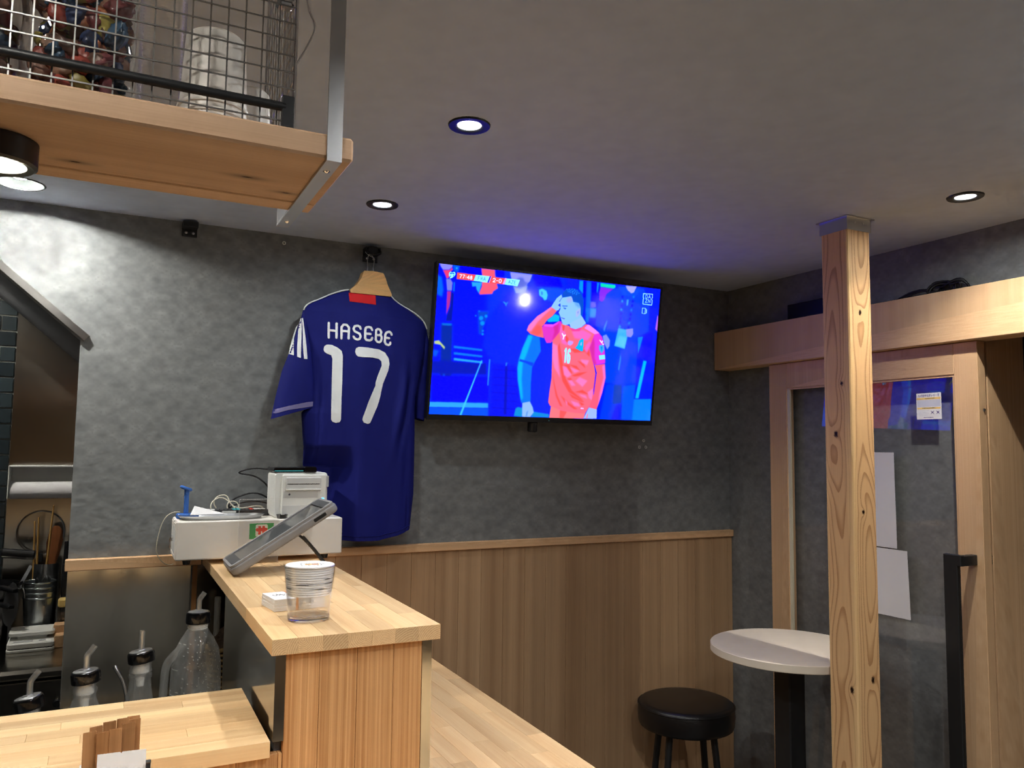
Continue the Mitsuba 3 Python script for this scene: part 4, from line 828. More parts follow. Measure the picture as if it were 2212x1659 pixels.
# ------------------------------------------------------------------ television
TC = np.array([1.339, 2.363, 1.967]); yw, tl = math.radians(-1.296), math.radians(7.918); TW = 0.862; TH_ = TW * 9 / 16
tu = np.array([math.cos(yw), math.sin(yw), 0]); tn = np.array([math.sin(yw), -math.cos(yw), 0]); tup = math.cos(tl) * np.array([0, 0, 1]) + math.sin(tl) * tn; tN = np.cross(tu, tup)
def tvm(m):                                   # local x right, y up, z out of the screen
    m = m.copy(); v = m.vertices; m.vertices = TC + v[:, [0]] * tu + v[:, [1]] * tup + v[:, [2]] * tN; return m
k = thing('television', 'flat wall television showing a football match with a player in red', 'television')
W2, H2 = TW / 2, TH_ / 2
part(k, 'back', tvm(cat(box(-W2 - 0.006, W2 + 0.006, -H2 - 0.016, H2 + 0.006, -0.030, -0.003, 0.003), box(-0.26, 0.26, -0.20, 0.14, -0.058, -0.030, 0.006))), 'black_plastic')
fr_ = Polygon([(-W2 - 0.007, -H2 - 0.017), (W2 + 0.007, -H2 - 0.017), (W2 + 0.007, H2 + 0.007), (-W2 - 0.007, H2 + 0.007)]).difference(sbox(-W2, -H2, W2, H2))
part(k, 'frame', tvm(prism_xy(fr_, -0.003, 0.0025)), 'black_plastic', label='thin black frame')
part(k, 'stand_plug', tvm(cat(cyl(0.017, 0, 0.036, n=24, b=0.003)).copy().apply_transform(trimesh.transformations.rotation_matrix(math.pi / 2, [1, 0, 0])).apply_translation([-0.045, -H2 - 0.016, -0.016])), 'black_plastic', smooth=30, label='black receiver stub under the frame')
part(k, 'led', tvm(box(0.006, 0.010, -H2 - 0.0112, -H2 - 0.0088, 0.0024, 0.0030)), 'teal_plastic', label='tiny green standby light')
part(k, 'mount', cat(box(1.24, 1.44, 2.484, 2.4995, 1.86, 2.08), box(1.29, 1.31, 2.43, 2.49, 1.90, 2.06), box(1.37, 1.39, 2.43, 2.49, 1.90, 2.06)), 'black_metal', label='black wall mount')
TV_LAYERS = [
((0,20,330), 6, [(-0.005,1.007),(0.205,1.01),(0.244,0.331),(-0.008,0.305)]),
((5,45,340), 6, [(0.195,1.008),(0.527,1.016),(0.581,0.452),(0.221,0.41)]),
((0,90,330), 2, [(-0.001,0.925),(0.016,0.911),(0.026,0.831),(0.022,0.781),(0.002,0.795)]),
((0,0,380), 2, [(0.085,0.995),(0.172,1.0),(0.176,0.942),(0.106,0.95)]),
((0,0,380), 2, [(0.231,0.999),(0.27,0.996),(0.269,0.959),(0.24,0.954)]),
((0,5,380), 3, [(0.389,0.997),(0.472,0.998),(0.476,0.912),(0.421,0.917)]),
((0,0,370), 3, [(0.395,0.976),(0.511,0.995),(0.528,0.937),(0.515,0.91),(0.415,0.92)]),
((0,70,330), 3, [(0.415,0.92),(0.514,0.931),(0.538,0.91),(0.529,0.858),(0.475,0.806),(0.437,0.835)]),
((125,125,225), 1, [(0.003,1.0),(0.056,1.0),(0.055,0.986),(0.043,0.966),(0.018,0.961),(0.009,0.98)]),
((215,60,105), 1, [(0.018,0.959),(0.046,0.966),(0.053,0.985),(0.058,0.969),(0.046,0.949),(0.046,0.916),(0.035,0.904),(0.03,0.924)]),
((0,80,240), 1, [(0.057,1.0),(0.085,0.999),(0.08,0.959),(0.072,0.954),(0.06,0.966)]),
((40,160,330), 1, [(0.069,0.987),(0.076,0.988),(0.076,0.976),(0.07,0.974)]),
((110,115,205), 1, [(0.033,0.904),(0.05,0.907),(0.06,0.884),(0.059,0.83),(0.04,0.827)]),
((10,110,280), 1, [(0.064,0.888),(0.069,0.889),(0.07,0.825),(0.064,0.828)]),
((160,45,140), 1, [(0.04,0.823),(0.057,0.826),(0.058,0.773),(0.054,0.723),(0.043,0.661),(0.041,0.749)]),
((0,25,150), 1, [(0.057,0.826),(0.069,0.811),(0.068,0.629),(0.043,0.625),(0.045,0.661),(0.056,0.723)]),
((0,40,150), 3, [(0.023,0.61),(0.073,0.609),(0.084,0.124),(0.037,0.12)]),
((10,100,200), 1, [(0.028,0.61),(0.068,0.611),(0.067,0.597),(0.029,0.595)]),
((10,95,230), 1, [(0.045,0.279),(0.054,0.28),(0.056,0.13),(0.047,0.129)]),
((0,0,240), 2, [(0.003,0.259),(0.232,0.265),(0.239,0.104),(0.01,0.091)]),
((0,25,170), 3, [(-0.006,0.36),(0.223,0.369),(0.227,0.277),(-0.004,0.266)]),
((170,190,130), 1, [(0.003,0.487),(0.021,0.494),(0.047,0.452),(0.045,0.435),(0.027,0.465),(0.004,0.469)]),
((10,80,330), 2, [(0.001,0.431),(0.024,0.426),(0.016,0.386),(0.003,0.384)]),
((15,110,320), 1, [(0.081,0.466),(0.199,0.455),(0.2,0.441),(0.082,0.449)]),
((15,110,320), 1, [(0.083,0.423),(0.201,0.412),(0.202,0.398),(0.084,0.406)]),
((40,150,330), 1, [(0.085,0.384),(0.203,0.372),(0.204,0.358),(0.085,0.367)]),
((40,120,260), 1, [(0.23,0.39),(0.237,0.391),(0.236,0.209),(0.23,0.209)]),
((45,150,330), 1, [(-0.001,0.082),(0.24,0.088),(0.242,0.054),(0.0,0.047)]),
((0,75,340), 1, [(-0.002,0.045),(0.243,0.052),(0.247,-0.009),(-0.002,-0.004)]),
((0,36,280), 3, [(0.232,0.717),(0.264,0.787),(0.291,0.857),(0.35,0.892),(0.434,0.849),(0.527,0.798),(0.555,0.533),(0.537,-0.0),(0.244,-0.009),(0.241,0.412),(0.199,0.471),(0.212,0.61)]),
((0,20,240), 3, [(0.243,0.364),(0.364,0.352),(0.39,-0.0),(0.249,-0.009)]),
((0,10,190), 1, [(0.245,0.323),(0.355,0.323),(0.355,0.317),(0.245,0.318)]),
((0,10,190), 1, [(0.247,0.271),(0.358,0.269),(0.358,0.264),(0.247,0.265)]),
((0,10,190), 1, [(0.249,0.218),(0.36,0.216),(0.36,0.21),(0.249,0.213)]),
((0,10,190), 1, [(0.251,0.166),(0.362,0.163),(0.363,0.157),(0.252,0.16)]),
((0,10,190), 1, [(0.254,0.113),(0.365,0.109),(0.365,0.104),(0.254,0.108)]),
((0,10,190), 1, [(0.256,0.061),(0.367,0.056),(0.367,0.05),(0.256,0.055)]),
((0,15,170), 2, [(0.3,0.37),(0.31,0.371),(0.321,0.012),(0.308,0.011)]),
((40,110,260), 1, [(0.302,0.374),(0.31,0.375),(0.307,0.35),(0.301,0.35)]),
((60,180,330), 1, [(0.198,0.379),(0.203,0.379),(0.132,-0.001),(0.123,-0.002)]),
((0,65,190), 2, [(0.169,0.713),(0.217,0.717),(0.207,0.65),(0.196,0.594),(0.193,0.553),(0.18,0.555)]),
((10,130,330), 1, [(0.194,0.666),(0.192,0.657),(0.188,0.651),(0.183,0.65),(0.178,0.655),(0.176,0.663),(0.178,0.672),(0.182,0.678),(0.187,0.679),(0.192,0.674)]),
((10,130,330), 1, [(0.201,0.633),(0.2,0.623),(0.195,0.617),(0.19,0.616),(0.185,0.621),(0.183,0.63),(0.184,0.639),(0.189,0.645),(0.194,0.646),(0.199,0.641)]),
((10,130,330), 1, [(0.201,0.58),(0.2,0.575),(0.198,0.573),(0.195,0.572),(0.193,0.574),(0.192,0.579),(0.193,0.583),(0.195,0.586),(0.198,0.586),(0.2,0.584)]),
((10,130,330), 1, [(0.202,0.558),(0.201,0.553),(0.198,0.549),(0.195,0.549),(0.192,0.552),(0.191,0.557),(0.192,0.562),(0.194,0.565),(0.198,0.566),(0.2,0.563)]),
((10,130,330), 1, [(0.166,0.678),(0.165,0.674),(0.164,0.672),(0.162,0.672),(0.16,0.674),(0.159,0.677),(0.16,0.68),(0.161,0.683),(0.163,0.683),(0.165,0.681)]),
((10,130,330), 1, [(0.212,0.681),(0.211,0.675),(0.208,0.671),(0.204,0.67),(0.201,0.674),(0.199,0.679),(0.2,0.686),(0.203,0.69),(0.207,0.69),(0.21,0.687)]),
((10,130,330), 1, [(0.178,0.711),(0.178,0.708),(0.176,0.705),(0.175,0.705),(0.173,0.707),(0.172,0.71),(0.173,0.713),(0.174,0.715),(0.176,0.715),(0.178,0.713)]),
((40,150,330), 1, [(0.136,0.902),(0.18,0.906),(0.173,0.858),(0.17,0.828),(0.158,0.855),(0.155,0.876),(0.14,0.87)]),
((235,82,110), 1, [(0.172,0.998),(0.229,0.999),(0.231,0.966),(0.242,0.903),(0.247,0.878),(0.228,0.853),(0.225,0.835),(0.173,0.822),(0.17,0.832),(0.179,0.881),(0.178,0.946)]),
((130,135,245), 1, [(0.293,0.997),(0.39,0.997),(0.382,0.951),(0.363,0.914),(0.34,0.895),(0.312,0.905),(0.299,0.958)]),
((80,95,200), 2, [(0.311,0.931),(0.333,0.968),(0.351,0.968),(0.361,0.94),(0.375,0.942),(0.363,0.903),(0.318,0.884),(0.312,0.905)]),
((140,155,200), 2, [(0.313,0.901),(0.34,0.894),(0.372,0.92),(0.369,0.878),(0.342,0.855),(0.322,0.855)]),
((50,150,330), 1, [(0.271,0.788),(0.277,0.792),(0.286,0.779),(0.292,0.795),(0.294,0.788),(0.288,0.772),(0.289,0.761),(0.285,0.761),(0.282,0.775)]),
((65,185,340), 1, [(0.423,0.897),(0.438,0.909),(0.457,0.896),(0.464,0.868),(0.461,0.836),(0.452,0.826),(0.441,0.847),(0.427,0.858)]),
((40,110,320), 1, [(0.433,0.888),(0.44,0.887),(0.442,0.865),(0.435,0.863)]),
((0,105,350), 1, [(0.392,0.578),(0.442,0.568),(0.452,0.47),(0.429,0.392),(0.418,0.35),(0.418,0.234),(0.422,0.11),(0.381,0.098),(0.359,0.261),(0.354,0.343),(0.359,0.405),(0.369,0.476)]),
((0,165,350), 2, [(0.392,0.578),(0.411,0.574),(0.391,0.446),(0.376,0.378),(0.376,0.263),(0.387,0.132),(0.379,0.115),(0.359,0.261),(0.354,0.343),(0.359,0.405),(0.369,0.476)]),
((0,60,280), 1, [(0.362,0.405),(0.403,0.39),(0.424,0.384),(0.42,0.358),(0.388,0.38),(0.36,0.389)]),
((0,170,340), 1, [(0.468,0.688),(0.503,0.74),(0.524,0.73),(0.524,0.68),(0.491,0.658)]),
((0,20,220), 1, [(0.469,0.676),(0.521,0.688),(0.517,0.666),(0.469,0.662)]),
((10,130,200), 1, [(0.353,0.005),(0.358,0.058),(0.368,0.069),(0.39,0.063),(0.389,0.001)]),
((10,125,200), 1, [(0.438,0.04),(0.509,0.025),(0.51,0.003),(0.429,0.002)]),
((130,170,250), 1, [(0.386,0.099),(0.419,0.112),(0.434,0.07),(0.44,0.035),(0.426,0.002),(0.389,0.001)]),
((90,140,210), 1, [(0.407,0.036),(0.415,0.047),(0.411,0.001),(0.404,0.0)]),
((0,135,330), 1, [(0.604,0.994),(0.622,0.996),(0.624,0.9),(0.604,0.933)]),
((0,0,320), 1, [(0.622,0.995),(0.637,0.995),(0.638,0.877),(0.626,0.882)]),
((0,90,340), 2, [(0.637,0.995),(0.66,0.995),(0.664,0.823),(0.652,0.77),(0.643,0.768)]),
((0,0,340), 1, [(0.66,0.995),(0.684,0.995),(0.689,0.886),(0.667,0.853)]),
((0,140,330), 1, [(0.687,0.995),(0.696,0.995),(0.692,0.923),(0.688,0.922)]),
((95,90,330), 2, [(0.662,0.852),(0.686,0.856),(0.692,0.813),(0.662,0.808)]),
((40,130,330), 2, [(0.66,0.807),(0.693,0.809),(0.692,0.739),(0.661,0.738)]),
((0,105,340), 2, [(0.643,0.805),(0.66,0.8),(0.66,0.698),(0.646,0.703)]),
((0,60,225), 2, [(0.734,0.933),(0.798,0.985),(0.917,0.993),(0.951,0.874),(0.957,0.673),(0.904,0.624),(0.912,0.278),(0.848,0.258),(0.793,0.267),(0.762,0.271),(0.732,0.601),(0.693,0.69),(0.698,0.846)]),
((10,205,165), 1, [(0.702,0.994),(0.774,0.993),(0.777,0.978),(0.768,0.964),(0.704,0.965)]),
((120,40,230), 1, [(0.704,0.965),(0.768,0.964),(0.736,0.919),(0.728,0.881),(0.717,0.857),(0.702,0.869),(0.7,0.924)]),
((0,70,300), 1, [(0.79,0.983),(0.823,0.989),(0.846,0.946),(0.869,0.946),(0.889,0.995),(0.9,0.976),(0.875,0.923),(0.847,0.925),(0.815,0.926)]),
((155,155,235), 1, [(0.823,0.996),(0.88,1.0),(0.868,0.953),(0.855,0.944),(0.836,0.964)]),
((60,140,280), 1, [(0.835,0.896),(0.846,0.898),(0.844,0.856),(0.835,0.848)]),
((0,20,260), 1, [(0.809,0.919),(0.818,0.92),(0.818,0.904),(0.809,0.902)]),
((20,110,320), 1, [(0.863,0.928),(0.873,0.93),(0.872,0.912),(0.863,0.91)]),
((40,140,320), 1, [(0.809,0.887),(0.818,0.889),(0.818,0.872),(0.809,0.871)]),
((0,20,270), 1, [(0.861,0.895),(0.871,0.897),(0.87,0.879),(0.861,0.877)]),
((0,20,260), 1, [(0.809,0.856),(0.818,0.858),(0.817,0.841),(0.809,0.84)]),
((0,20,270), 1, [(0.859,0.862),(0.869,0.864),(0.868,0.846),(0.859,0.845)]),
((40,140,320), 1, [(0.808,0.825),(0.817,0.826),(0.817,0.81),(0.808,0.808)]),
((20,110,320), 1, [(0.857,0.83),(0.867,0.831),(0.866,0.813),(0.857,0.812)]),
((0,20,260), 1, [(0.808,0.794),(0.817,0.795),(0.816,0.778),(0.808,0.777)]),
((0,20,270), 1, [(0.855,0.797),(0.865,0.799),(0.865,0.781),(0.855,0.779)]),
((0,20,260), 1, [(0.808,0.762),(0.817,0.764),(0.816,0.747),(0.807,0.746)]),
((0,20,270), 1, [(0.853,0.764),(0.863,0.766),(0.863,0.748),(0.853,0.746)]),
((0,20,260), 1, [(0.807,0.731),(0.816,0.732),(0.816,0.716),(0.807,0.714)]),
((20,110,320), 1, [(0.851,0.732),(0.861,0.733),(0.861,0.715),(0.851,0.714)]),
((40,140,320), 1, [(0.807,0.7),(0.816,0.701),(0.815,0.684),(0.807,0.683)]),
((0,20,270), 1, [(0.849,0.699),(0.859,0.7),(0.859,0.682),(0.849,0.681)]),
((60,120,230), 1, [(0.746,0.735),(0.749,0.718),(0.739,0.642),(0.732,0.662)]),
((55,160,330), 1, [(0.805,0.682),(0.85,0.672),(0.853,0.624),(0.844,0.53),(0.791,0.547)]),
((80,180,320), 2, [(0.812,0.625),(0.849,0.616),(0.841,0.54),(0.795,0.554)]),
((125,130,240), 1, [(0.843,0.677),(0.877,0.689),(0.881,0.648),(0.871,0.619),(0.848,0.623)]),
((115,135,245), 1, [(0.732,0.614),(0.749,0.627),(0.769,0.585),(0.769,0.544),(0.759,0.516),(0.738,0.568)]),
((40,120,280), 1, [(0.825,0.49),(0.83,0.456),(0.825,0.369),(0.818,0.372)]),
((10,120,320), 1, [(0.904,0.624),(0.931,0.634),(0.921,0.557),(0.912,0.5)]),
((0,20,290), 2, [(0.935,0.642),(0.98,0.676),(0.98,0.494),(0.964,0.443),(0.934,0.489)]),
((0,170,340), 1, [(0.942,0.455),(0.959,0.45),(0.932,0.167),(0.915,0.167)]),
((0,115,345), 1, [(0.906,0.159),(0.997,0.167),(1.001,0.001),(0.902,0.002)]),
((0,55,300), 2, [(0.767,0.258),(0.834,0.277),(0.842,0.202),(0.802,0.0),(0.746,0.0)]),
((0,60,170), 3, [(0.802,0.268),(0.848,0.265),(0.855,0.121),(0.801,0.11)]),
((0,80,330), 2, [(0.848,0.255),(0.912,0.274),(0.907,0.003),(0.852,0.003)]),
((170,90,230), 1, [(0.995,0.804),(0.999,0.797),(1.001,0.679),(0.989,0.698)]),
((245,108,118), 0, [(0.515,0.09),(0.555,0.06),(0.626,0.043),(0.677,0.041),(0.67,0.001),(0.511,-0.0)]),
((222,82,85), 1, [(0.558,0.057),(0.59,0.048),(0.576,0.002),(0.558,0.002)]),
((240,95,118), 0, [(0.526,0.685),(0.549,0.671),(0.57,0.666),(0.578,0.653),(0.602,0.646),(0.631,0.664),(0.647,0.687),(0.666,0.684),(0.691,0.658),(0.716,0.629),(0.698,0.519),(0.689,0.448),(0.701,0.395),(0.711,0.337),(0.709,0.229),(0.707,0.137),(0.69,0.08),(0.676,0.038),(0.626,0.041),(0.555,0.06),(0.51,0.086),(0.501,0.111),(0.503,0.19),(0.508,0.284),(0.504,0.427),(0.501,0.535),(0.498,0.548),(0.52,0.623)]),
((222,72,72), 1.2, [(0.533,0.538),(0.549,0.432),(0.572,0.29),(0.606,0.202),(0.664,0.133),(0.649,0.14),(0.591,0.19),(0.559,0.267),(0.54,0.388),(0.525,0.502)]),
((222,72,72), 1.2, [(0.51,0.334),(0.523,0.249),(0.541,0.16),(0.568,0.083),(0.556,0.089),(0.534,0.156),(0.519,0.249)]),
((222,72,72), 1.2, [(0.558,0.386),(0.586,0.386),(0.603,0.322),(0.581,0.342)]),
((222,72,72), 1.2, [(0.584,0.389),(0.619,0.382),(0.639,0.348),(0.61,0.366)]),
((222,72,72), 1.2, [(0.622,0.419),(0.651,0.407),(0.662,0.368),(0.642,0.392)]),
((222,72,72), 1.2, [(0.599,0.311),(0.631,0.332),(0.673,0.344),(0.636,0.311),(0.613,0.305)]),
((222,72,72), 1.2, [(0.579,0.287),(0.597,0.292),(0.623,0.24),(0.606,0.257)]),
((222,72,72), 1.2, [(0.619,0.192),(0.655,0.21),(0.69,0.176),(0.652,0.188)]),
((222,72,72), 1.2, [(0.555,0.165),(0.599,0.11),(0.639,0.069),(0.622,0.068),(0.576,0.116)]),
((222,72,72), 1.2, [(0.591,0.183),(0.669,0.123),(0.657,0.122),(0.609,0.151)]),
((222,72,72), 1.2, [(0.585,0.502),(0.604,0.504),(0.673,0.535),(0.677,0.454),(0.652,0.488),(0.605,0.475)]),
((222,72,72), 1.2, [(0.64,0.128),(0.67,0.105),(0.656,0.096)]),
((248,112,178), 1.5, [(0.501,0.534),(0.525,0.516),(0.535,0.387),(0.547,0.288),(0.534,0.322),(0.518,0.357),(0.506,0.427)]),
((248,112,178), 1.5, [(0.554,0.375),(0.573,0.37),(0.599,0.314),(0.581,0.294),(0.564,0.311)]),
((248,112,178), 1.5, [(0.587,0.371),(0.635,0.347),(0.612,0.33)]),
((248,112,178), 1.5, [(0.635,0.431),(0.676,0.428),(0.668,0.391),(0.644,0.407)]),
((248,112,178), 1.5, [(0.584,0.273),(0.603,0.278),(0.623,0.24),(0.603,0.235)]),
((248,112,178), 1.5, [(0.637,0.303),(0.676,0.278),(0.654,0.232),(0.619,0.273)]),
((248,112,178), 1.5, [(0.68,0.194),(0.707,0.229),(0.704,0.136),(0.689,0.154)]),
((248,112,178), 1.5, [(0.603,0.129),(0.641,0.113),(0.652,0.089),(0.623,0.09)]),
((248,112,178), 1.5, [(0.638,0.179),(0.672,0.171),(0.682,0.146),(0.653,0.162)]),
((248,112,178), 1.5, [(0.575,0.138),(0.589,0.117),(0.589,0.088)]),
((232,95,180), 2, [(0.527,0.657),(0.541,0.659),(0.56,0.6),(0.57,0.522),(0.544,0.536),(0.529,0.607)]),
((232,95,180), 2, [(0.584,0.629),(0.639,0.644),(0.681,0.617),(0.662,0.57),(0.6,0.58)]),
((232,95,180), 2, [(0.646,0.513),(0.671,0.571),(0.682,0.543),(0.662,0.478)]),
((222,72,72), 1, [(0.54,0.666),(0.552,0.664),(0.549,0.624),(0.542,0.63)]),
((222,72,72), 1, [(0.557,0.603),(0.572,0.576),(0.572,0.54),(0.559,0.557)]),
((225,60,140), 1, [(0.572,0.654),(0.602,0.646),(0.631,0.663),(0.621,0.634),(0.588,0.629)]),
((250,125,300), 1, [(0.643,0.659),(0.66,0.687),(0.691,0.658),(0.715,0.632),(0.695,0.62)]),
((208,52,205), 1, [(0.691,0.618),(0.714,0.63),(0.729,0.608),(0.742,0.555),(0.753,0.452),(0.754,0.413),(0.704,0.395),(0.689,0.448),(0.674,0.517)]),
((195,45,150), 2, [(0.674,0.517),(0.689,0.599),(0.696,0.556),(0.701,0.45),(0.713,0.403),(0.701,0.396),(0.687,0.448)]),
((240,86,115), 0, [(0.704,0.395),(0.752,0.409),(0.761,0.308),(0.75,0.196),(0.729,0.07),(0.692,0.083),(0.702,0.136),(0.711,0.192),(0.717,0.341)]),
((250,105,190), 1.5, [(0.74,0.391),(0.753,0.407),(0.761,0.308),(0.75,0.196),(0.733,0.09),(0.738,0.195),(0.751,0.307)]),
((110,40,200), 1, [(0.711,0.337),(0.715,0.333),(0.711,0.189),(0.706,0.207)]),
((145,170,255), 0, [(0.692,0.084),(0.731,0.072),(0.733,0.004),(0.67,0.002),(0.682,0.05)]),
((235,110,130), 0, [(0.686,0.036),(0.69,0.036),(0.688,0.003),(0.683,0.003)]),
((238,92,112), 0, [(0.483,0.787),(0.51,0.763),(0.492,0.723),(0.471,0.695),(0.461,0.668),(0.45,0.645),(0.461,0.564),(0.432,0.571),(0.4,0.584),(0.383,0.608),(0.39,0.644),(0.425,0.713),(0.455,0.749)]),
((255,112,185), 1.5, [(0.483,0.787),(0.489,0.78),(0.46,0.732),(0.427,0.67),(0.401,0.603),(0.383,0.608),(0.39,0.644),(0.425,0.713),(0.455,0.749)]),
((222,82,85), 2, [(0.402,0.592),(0.428,0.653),(0.448,0.645),(0.448,0.595),(0.431,0.575)]),
((205,52,185), 0, [(0.457,0.661),(0.499,0.666),(0.523,0.692),(0.536,0.69),(0.529,0.614),(0.498,0.545),(0.495,0.533),(0.474,0.53),(0.463,0.562),(0.449,0.631)]),
((215,75,300), 1, [(0.459,0.661),(0.499,0.665),(0.521,0.684),(0.518,0.666),(0.496,0.648),(0.459,0.647)]),
((195,40,140), 2, [(0.5,0.653),(0.524,0.678),(0.525,0.61),(0.498,0.548),(0.506,0.611)]),
((138,180,255), 0, [(0.57,0.684),(0.594,0.717),(0.628,0.74),(0.649,0.694),(0.629,0.663),(0.602,0.645),(0.578,0.652)]),
((125,180,258), 0, [(0.524,0.861),(0.57,0.88),(0.583,0.842),(0.616,0.844),(0.621,0.787),(0.628,0.737),(0.605,0.715),(0.581,0.693),(0.568,0.673),(0.552,0.667),(0.541,0.672),(0.534,0.697),(0.53,0.716),(0.524,0.737),(0.519,0.752),(0.525,0.778),(0.525,0.8),(0.521,0.832)]),
((145,160,258), 2, [(0.552,0.862),(0.577,0.87),(0.578,0.841),(0.567,0.829),(0.551,0.833)]),
((0,72,190), 0, [(0.529,0.86),(0.53,0.894),(0.544,0.922),(0.572,0.935),(0.598,0.928),(0.62,0.899),(0.63,0.857),(0.632,0.796),(0.629,0.737),(0.621,0.75),(0.618,0.801),(0.608,0.832),(0.582,0.838),(0.573,0.878),(0.547,0.867)]),
((90,150,230), 2, [(0.584,0.839),(0.608,0.832),(0.618,0.801),(0.613,0.8),(0.596,0.812)]),
((40,140,300), 0, [(0.575,0.911),(0.577,0.915),(0.58,0.912),(0.578,0.908)]),
((40,140,300), 0, [(0.57,0.909),(0.573,0.913),(0.576,0.91),(0.573,0.907)]),
((40,140,300), 0, [(0.575,0.916),(0.578,0.92),(0.581,0.917),(0.578,0.914)]),
((40,140,300), 0, [(0.581,0.904),(0.584,0.908),(0.587,0.905),(0.584,0.902)]),
((40,140,300), 0, [(0.563,0.915),(0.565,0.919),(0.568,0.916),(0.566,0.912)]),
((40,140,300), 0, [(0.586,0.913),(0.588,0.917),(0.591,0.914),(0.589,0.911)]),
((40,140,300), 0, [(0.571,0.903),(0.574,0.906),(0.577,0.904),(0.574,0.9)]),
((40,140,300), 0, [(0.567,0.922),(0.57,0.925),(0.572,0.923),(0.57,0.919)]),
((40,140,300), 0, [(0.591,0.904),(0.593,0.908),(0.596,0.905),(0.594,0.901)]),
((40,140,300), 0, [(0.558,0.91),(0.561,0.914),(0.564,0.911),(0.561,0.907)]),
((40,140,300), 0, [(0.582,0.92),(0.585,0.924),(0.588,0.921),(0.585,0.918)]),
((40,140,300), 0, [(0.581,0.898),(0.584,0.901),(0.587,0.899),(0.584,0.895)]),
((40,140,300), 0, [(0.556,0.921),(0.559,0.925),(0.562,0.922),(0.559,0.919)]),
((40,140,300), 0, [(0.596,0.91),(0.598,0.913),(0.601,0.911),(0.599,0.907)]),
((40,140,300), 0, [(0.562,0.902),(0.565,0.906),(0.568,0.903),(0.565,0.899)]),
((40,140,300), 0, [(0.571,0.927),(0.574,0.93),(0.576,0.928),(0.574,0.924)]),
((40,140,300), 0, [(0.593,0.897),(0.596,0.901),(0.599,0.898),(0.596,0.895)]),
((40,140,300), 0, [(0.55,0.916),(0.553,0.919),(0.556,0.917),(0.553,0.913)]),
((40,140,300), 0, [(0.592,0.919),(0.595,0.923),(0.598,0.92),(0.595,0.916)]),
((40,140,300), 0, [(0.574,0.895),(0.577,0.898),(0.58,0.895),(0.577,0.892)]),
((40,140,300), 0, [(0.557,0.928),(0.559,0.932),(0.562,0.929),(0.56,0.925)]),
((40,140,300), 0, [(0.602,0.903),(0.605,0.907),(0.608,0.904),(0.605,0.9)]),
((40,140,300), 0, [(0.552,0.906),(0.555,0.909),(0.558,0.907),(0.555,0.903)]),
((40,140,300), 0, [(0.58,0.928),(0.583,0.932),(0.586,0.929),(0.583,0.925)]),
((40,140,300), 0, [(0.59,0.892),(0.593,0.895),(0.596,0.893),(0.593,0.889)]),
((40,140,300), 0, [(0.546,0.923),(0.549,0.927),(0.551,0.924),(0.549,0.92)]),
((128,178,258), 0, [(0.483,0.787),(0.492,0.816),(0.506,0.854),(0.526,0.883),(0.53,0.862),(0.517,0.831),(0.53,0.83),(0.514,0.804),(0.525,0.791),(0.518,0.77),(0.509,0.763)]),
((80,120,220), 0, [(0.519,0.837),(0.529,0.865),(0.531,0.86),(0.521,0.832)]),
((45,95,205), 0, [(0.532,0.805),(0.557,0.807),(0.557,0.801),(0.534,0.798)]),
((45,90,200), 0, [(0.538,0.792),(0.553,0.789),(0.548,0.779),(0.541,0.784)]),
((80,95,205), 0, [(0.53,0.721),(0.55,0.715),(0.546,0.708),(0.534,0.714)]),
((152,168,255), 0, [(0.598,0.776),(0.613,0.796),(0.618,0.786),(0.616,0.757),(0.605,0.73),(0.598,0.739)]),
((110,135,230), 0, [(0.604,0.769),(0.611,0.778),(0.608,0.752)]),
((250,235,300), 0, [(0.539,0.608),(0.543,0.61),(0.55,0.595),(0.558,0.602),(0.56,0.595),(0.552,0.583),(0.55,0.564),(0.546,0.564),(0.547,0.585)]),
((250,235,300), 0, [(0.716,0.583),(0.722,0.582),(0.729,0.57),(0.733,0.583),(0.735,0.572),(0.732,0.557),(0.742,0.555),(0.737,0.545),(0.73,0.557)]),
((175,145,290), 1, [(0.57,0.552),(0.578,0.559),(0.596,0.554),(0.593,0.539),(0.584,0.525),(0.572,0.531)]),
((0,170,300), 0, [(0.636,0.583),(0.643,0.575),(0.644,0.493),(0.637,0.489),(0.606,0.51),(0.617,0.531),(0.623,0.565)]),
((150,160,300), 0, [(0.63,0.551),(0.636,0.559),(0.637,0.53),(0.628,0.533)]),
((50,170,260), 1, [(0.718,0.542),(0.74,0.547),(0.744,0.514),(0.733,0.483),(0.72,0.511)]),
((30,110,240), 1, [(0.725,0.534),(0.735,0.537),(0.733,0.494)]),
((120,235,320), 0, [(0.721,0.469),(0.749,0.477),(0.752,0.445),(0.725,0.437)]),
((255,180,330), 0, [(0.653,0.081),(0.666,0.079),(0.669,0.071),(0.653,0.071)]),
((240,78,78), 0, [(0.075,0.954),(0.152,0.953),(0.144,0.91),(0.075,0.91)]),
((240,78,82), 0, [(0.215,0.952),(0.274,0.952),(0.266,0.909),(0.208,0.909)]),
((135,255,300), 0, [(0.152,0.953),(0.209,0.953),(0.201,0.908),(0.144,0.91)]),
((0,0,230), 0, [(0.21,0.953),(0.214,0.953),(0.206,0.908),(0.201,0.908)]),
((160,150,330), 0, [(0.214,0.953),(0.217,0.953),(0.209,0.908),(0.206,0.908)]),
((255,150,300), 0, [(0.274,0.953),(0.281,0.952),(0.273,0.909),(0.265,0.909)]),
((135,255,300), 0, [(0.281,0.952),(0.338,0.952),(0.329,0.906),(0.273,0.908)]),
((140,250,320), 0, [(0.056,0.95),(0.048,0.955),(0.043,0.944),(0.043,0.927),(0.049,0.917),(0.047,0.908),(0.056,0.913),(0.066,0.928),(0.07,0.942),(0.066,0.955),(0.061,0.956)]),
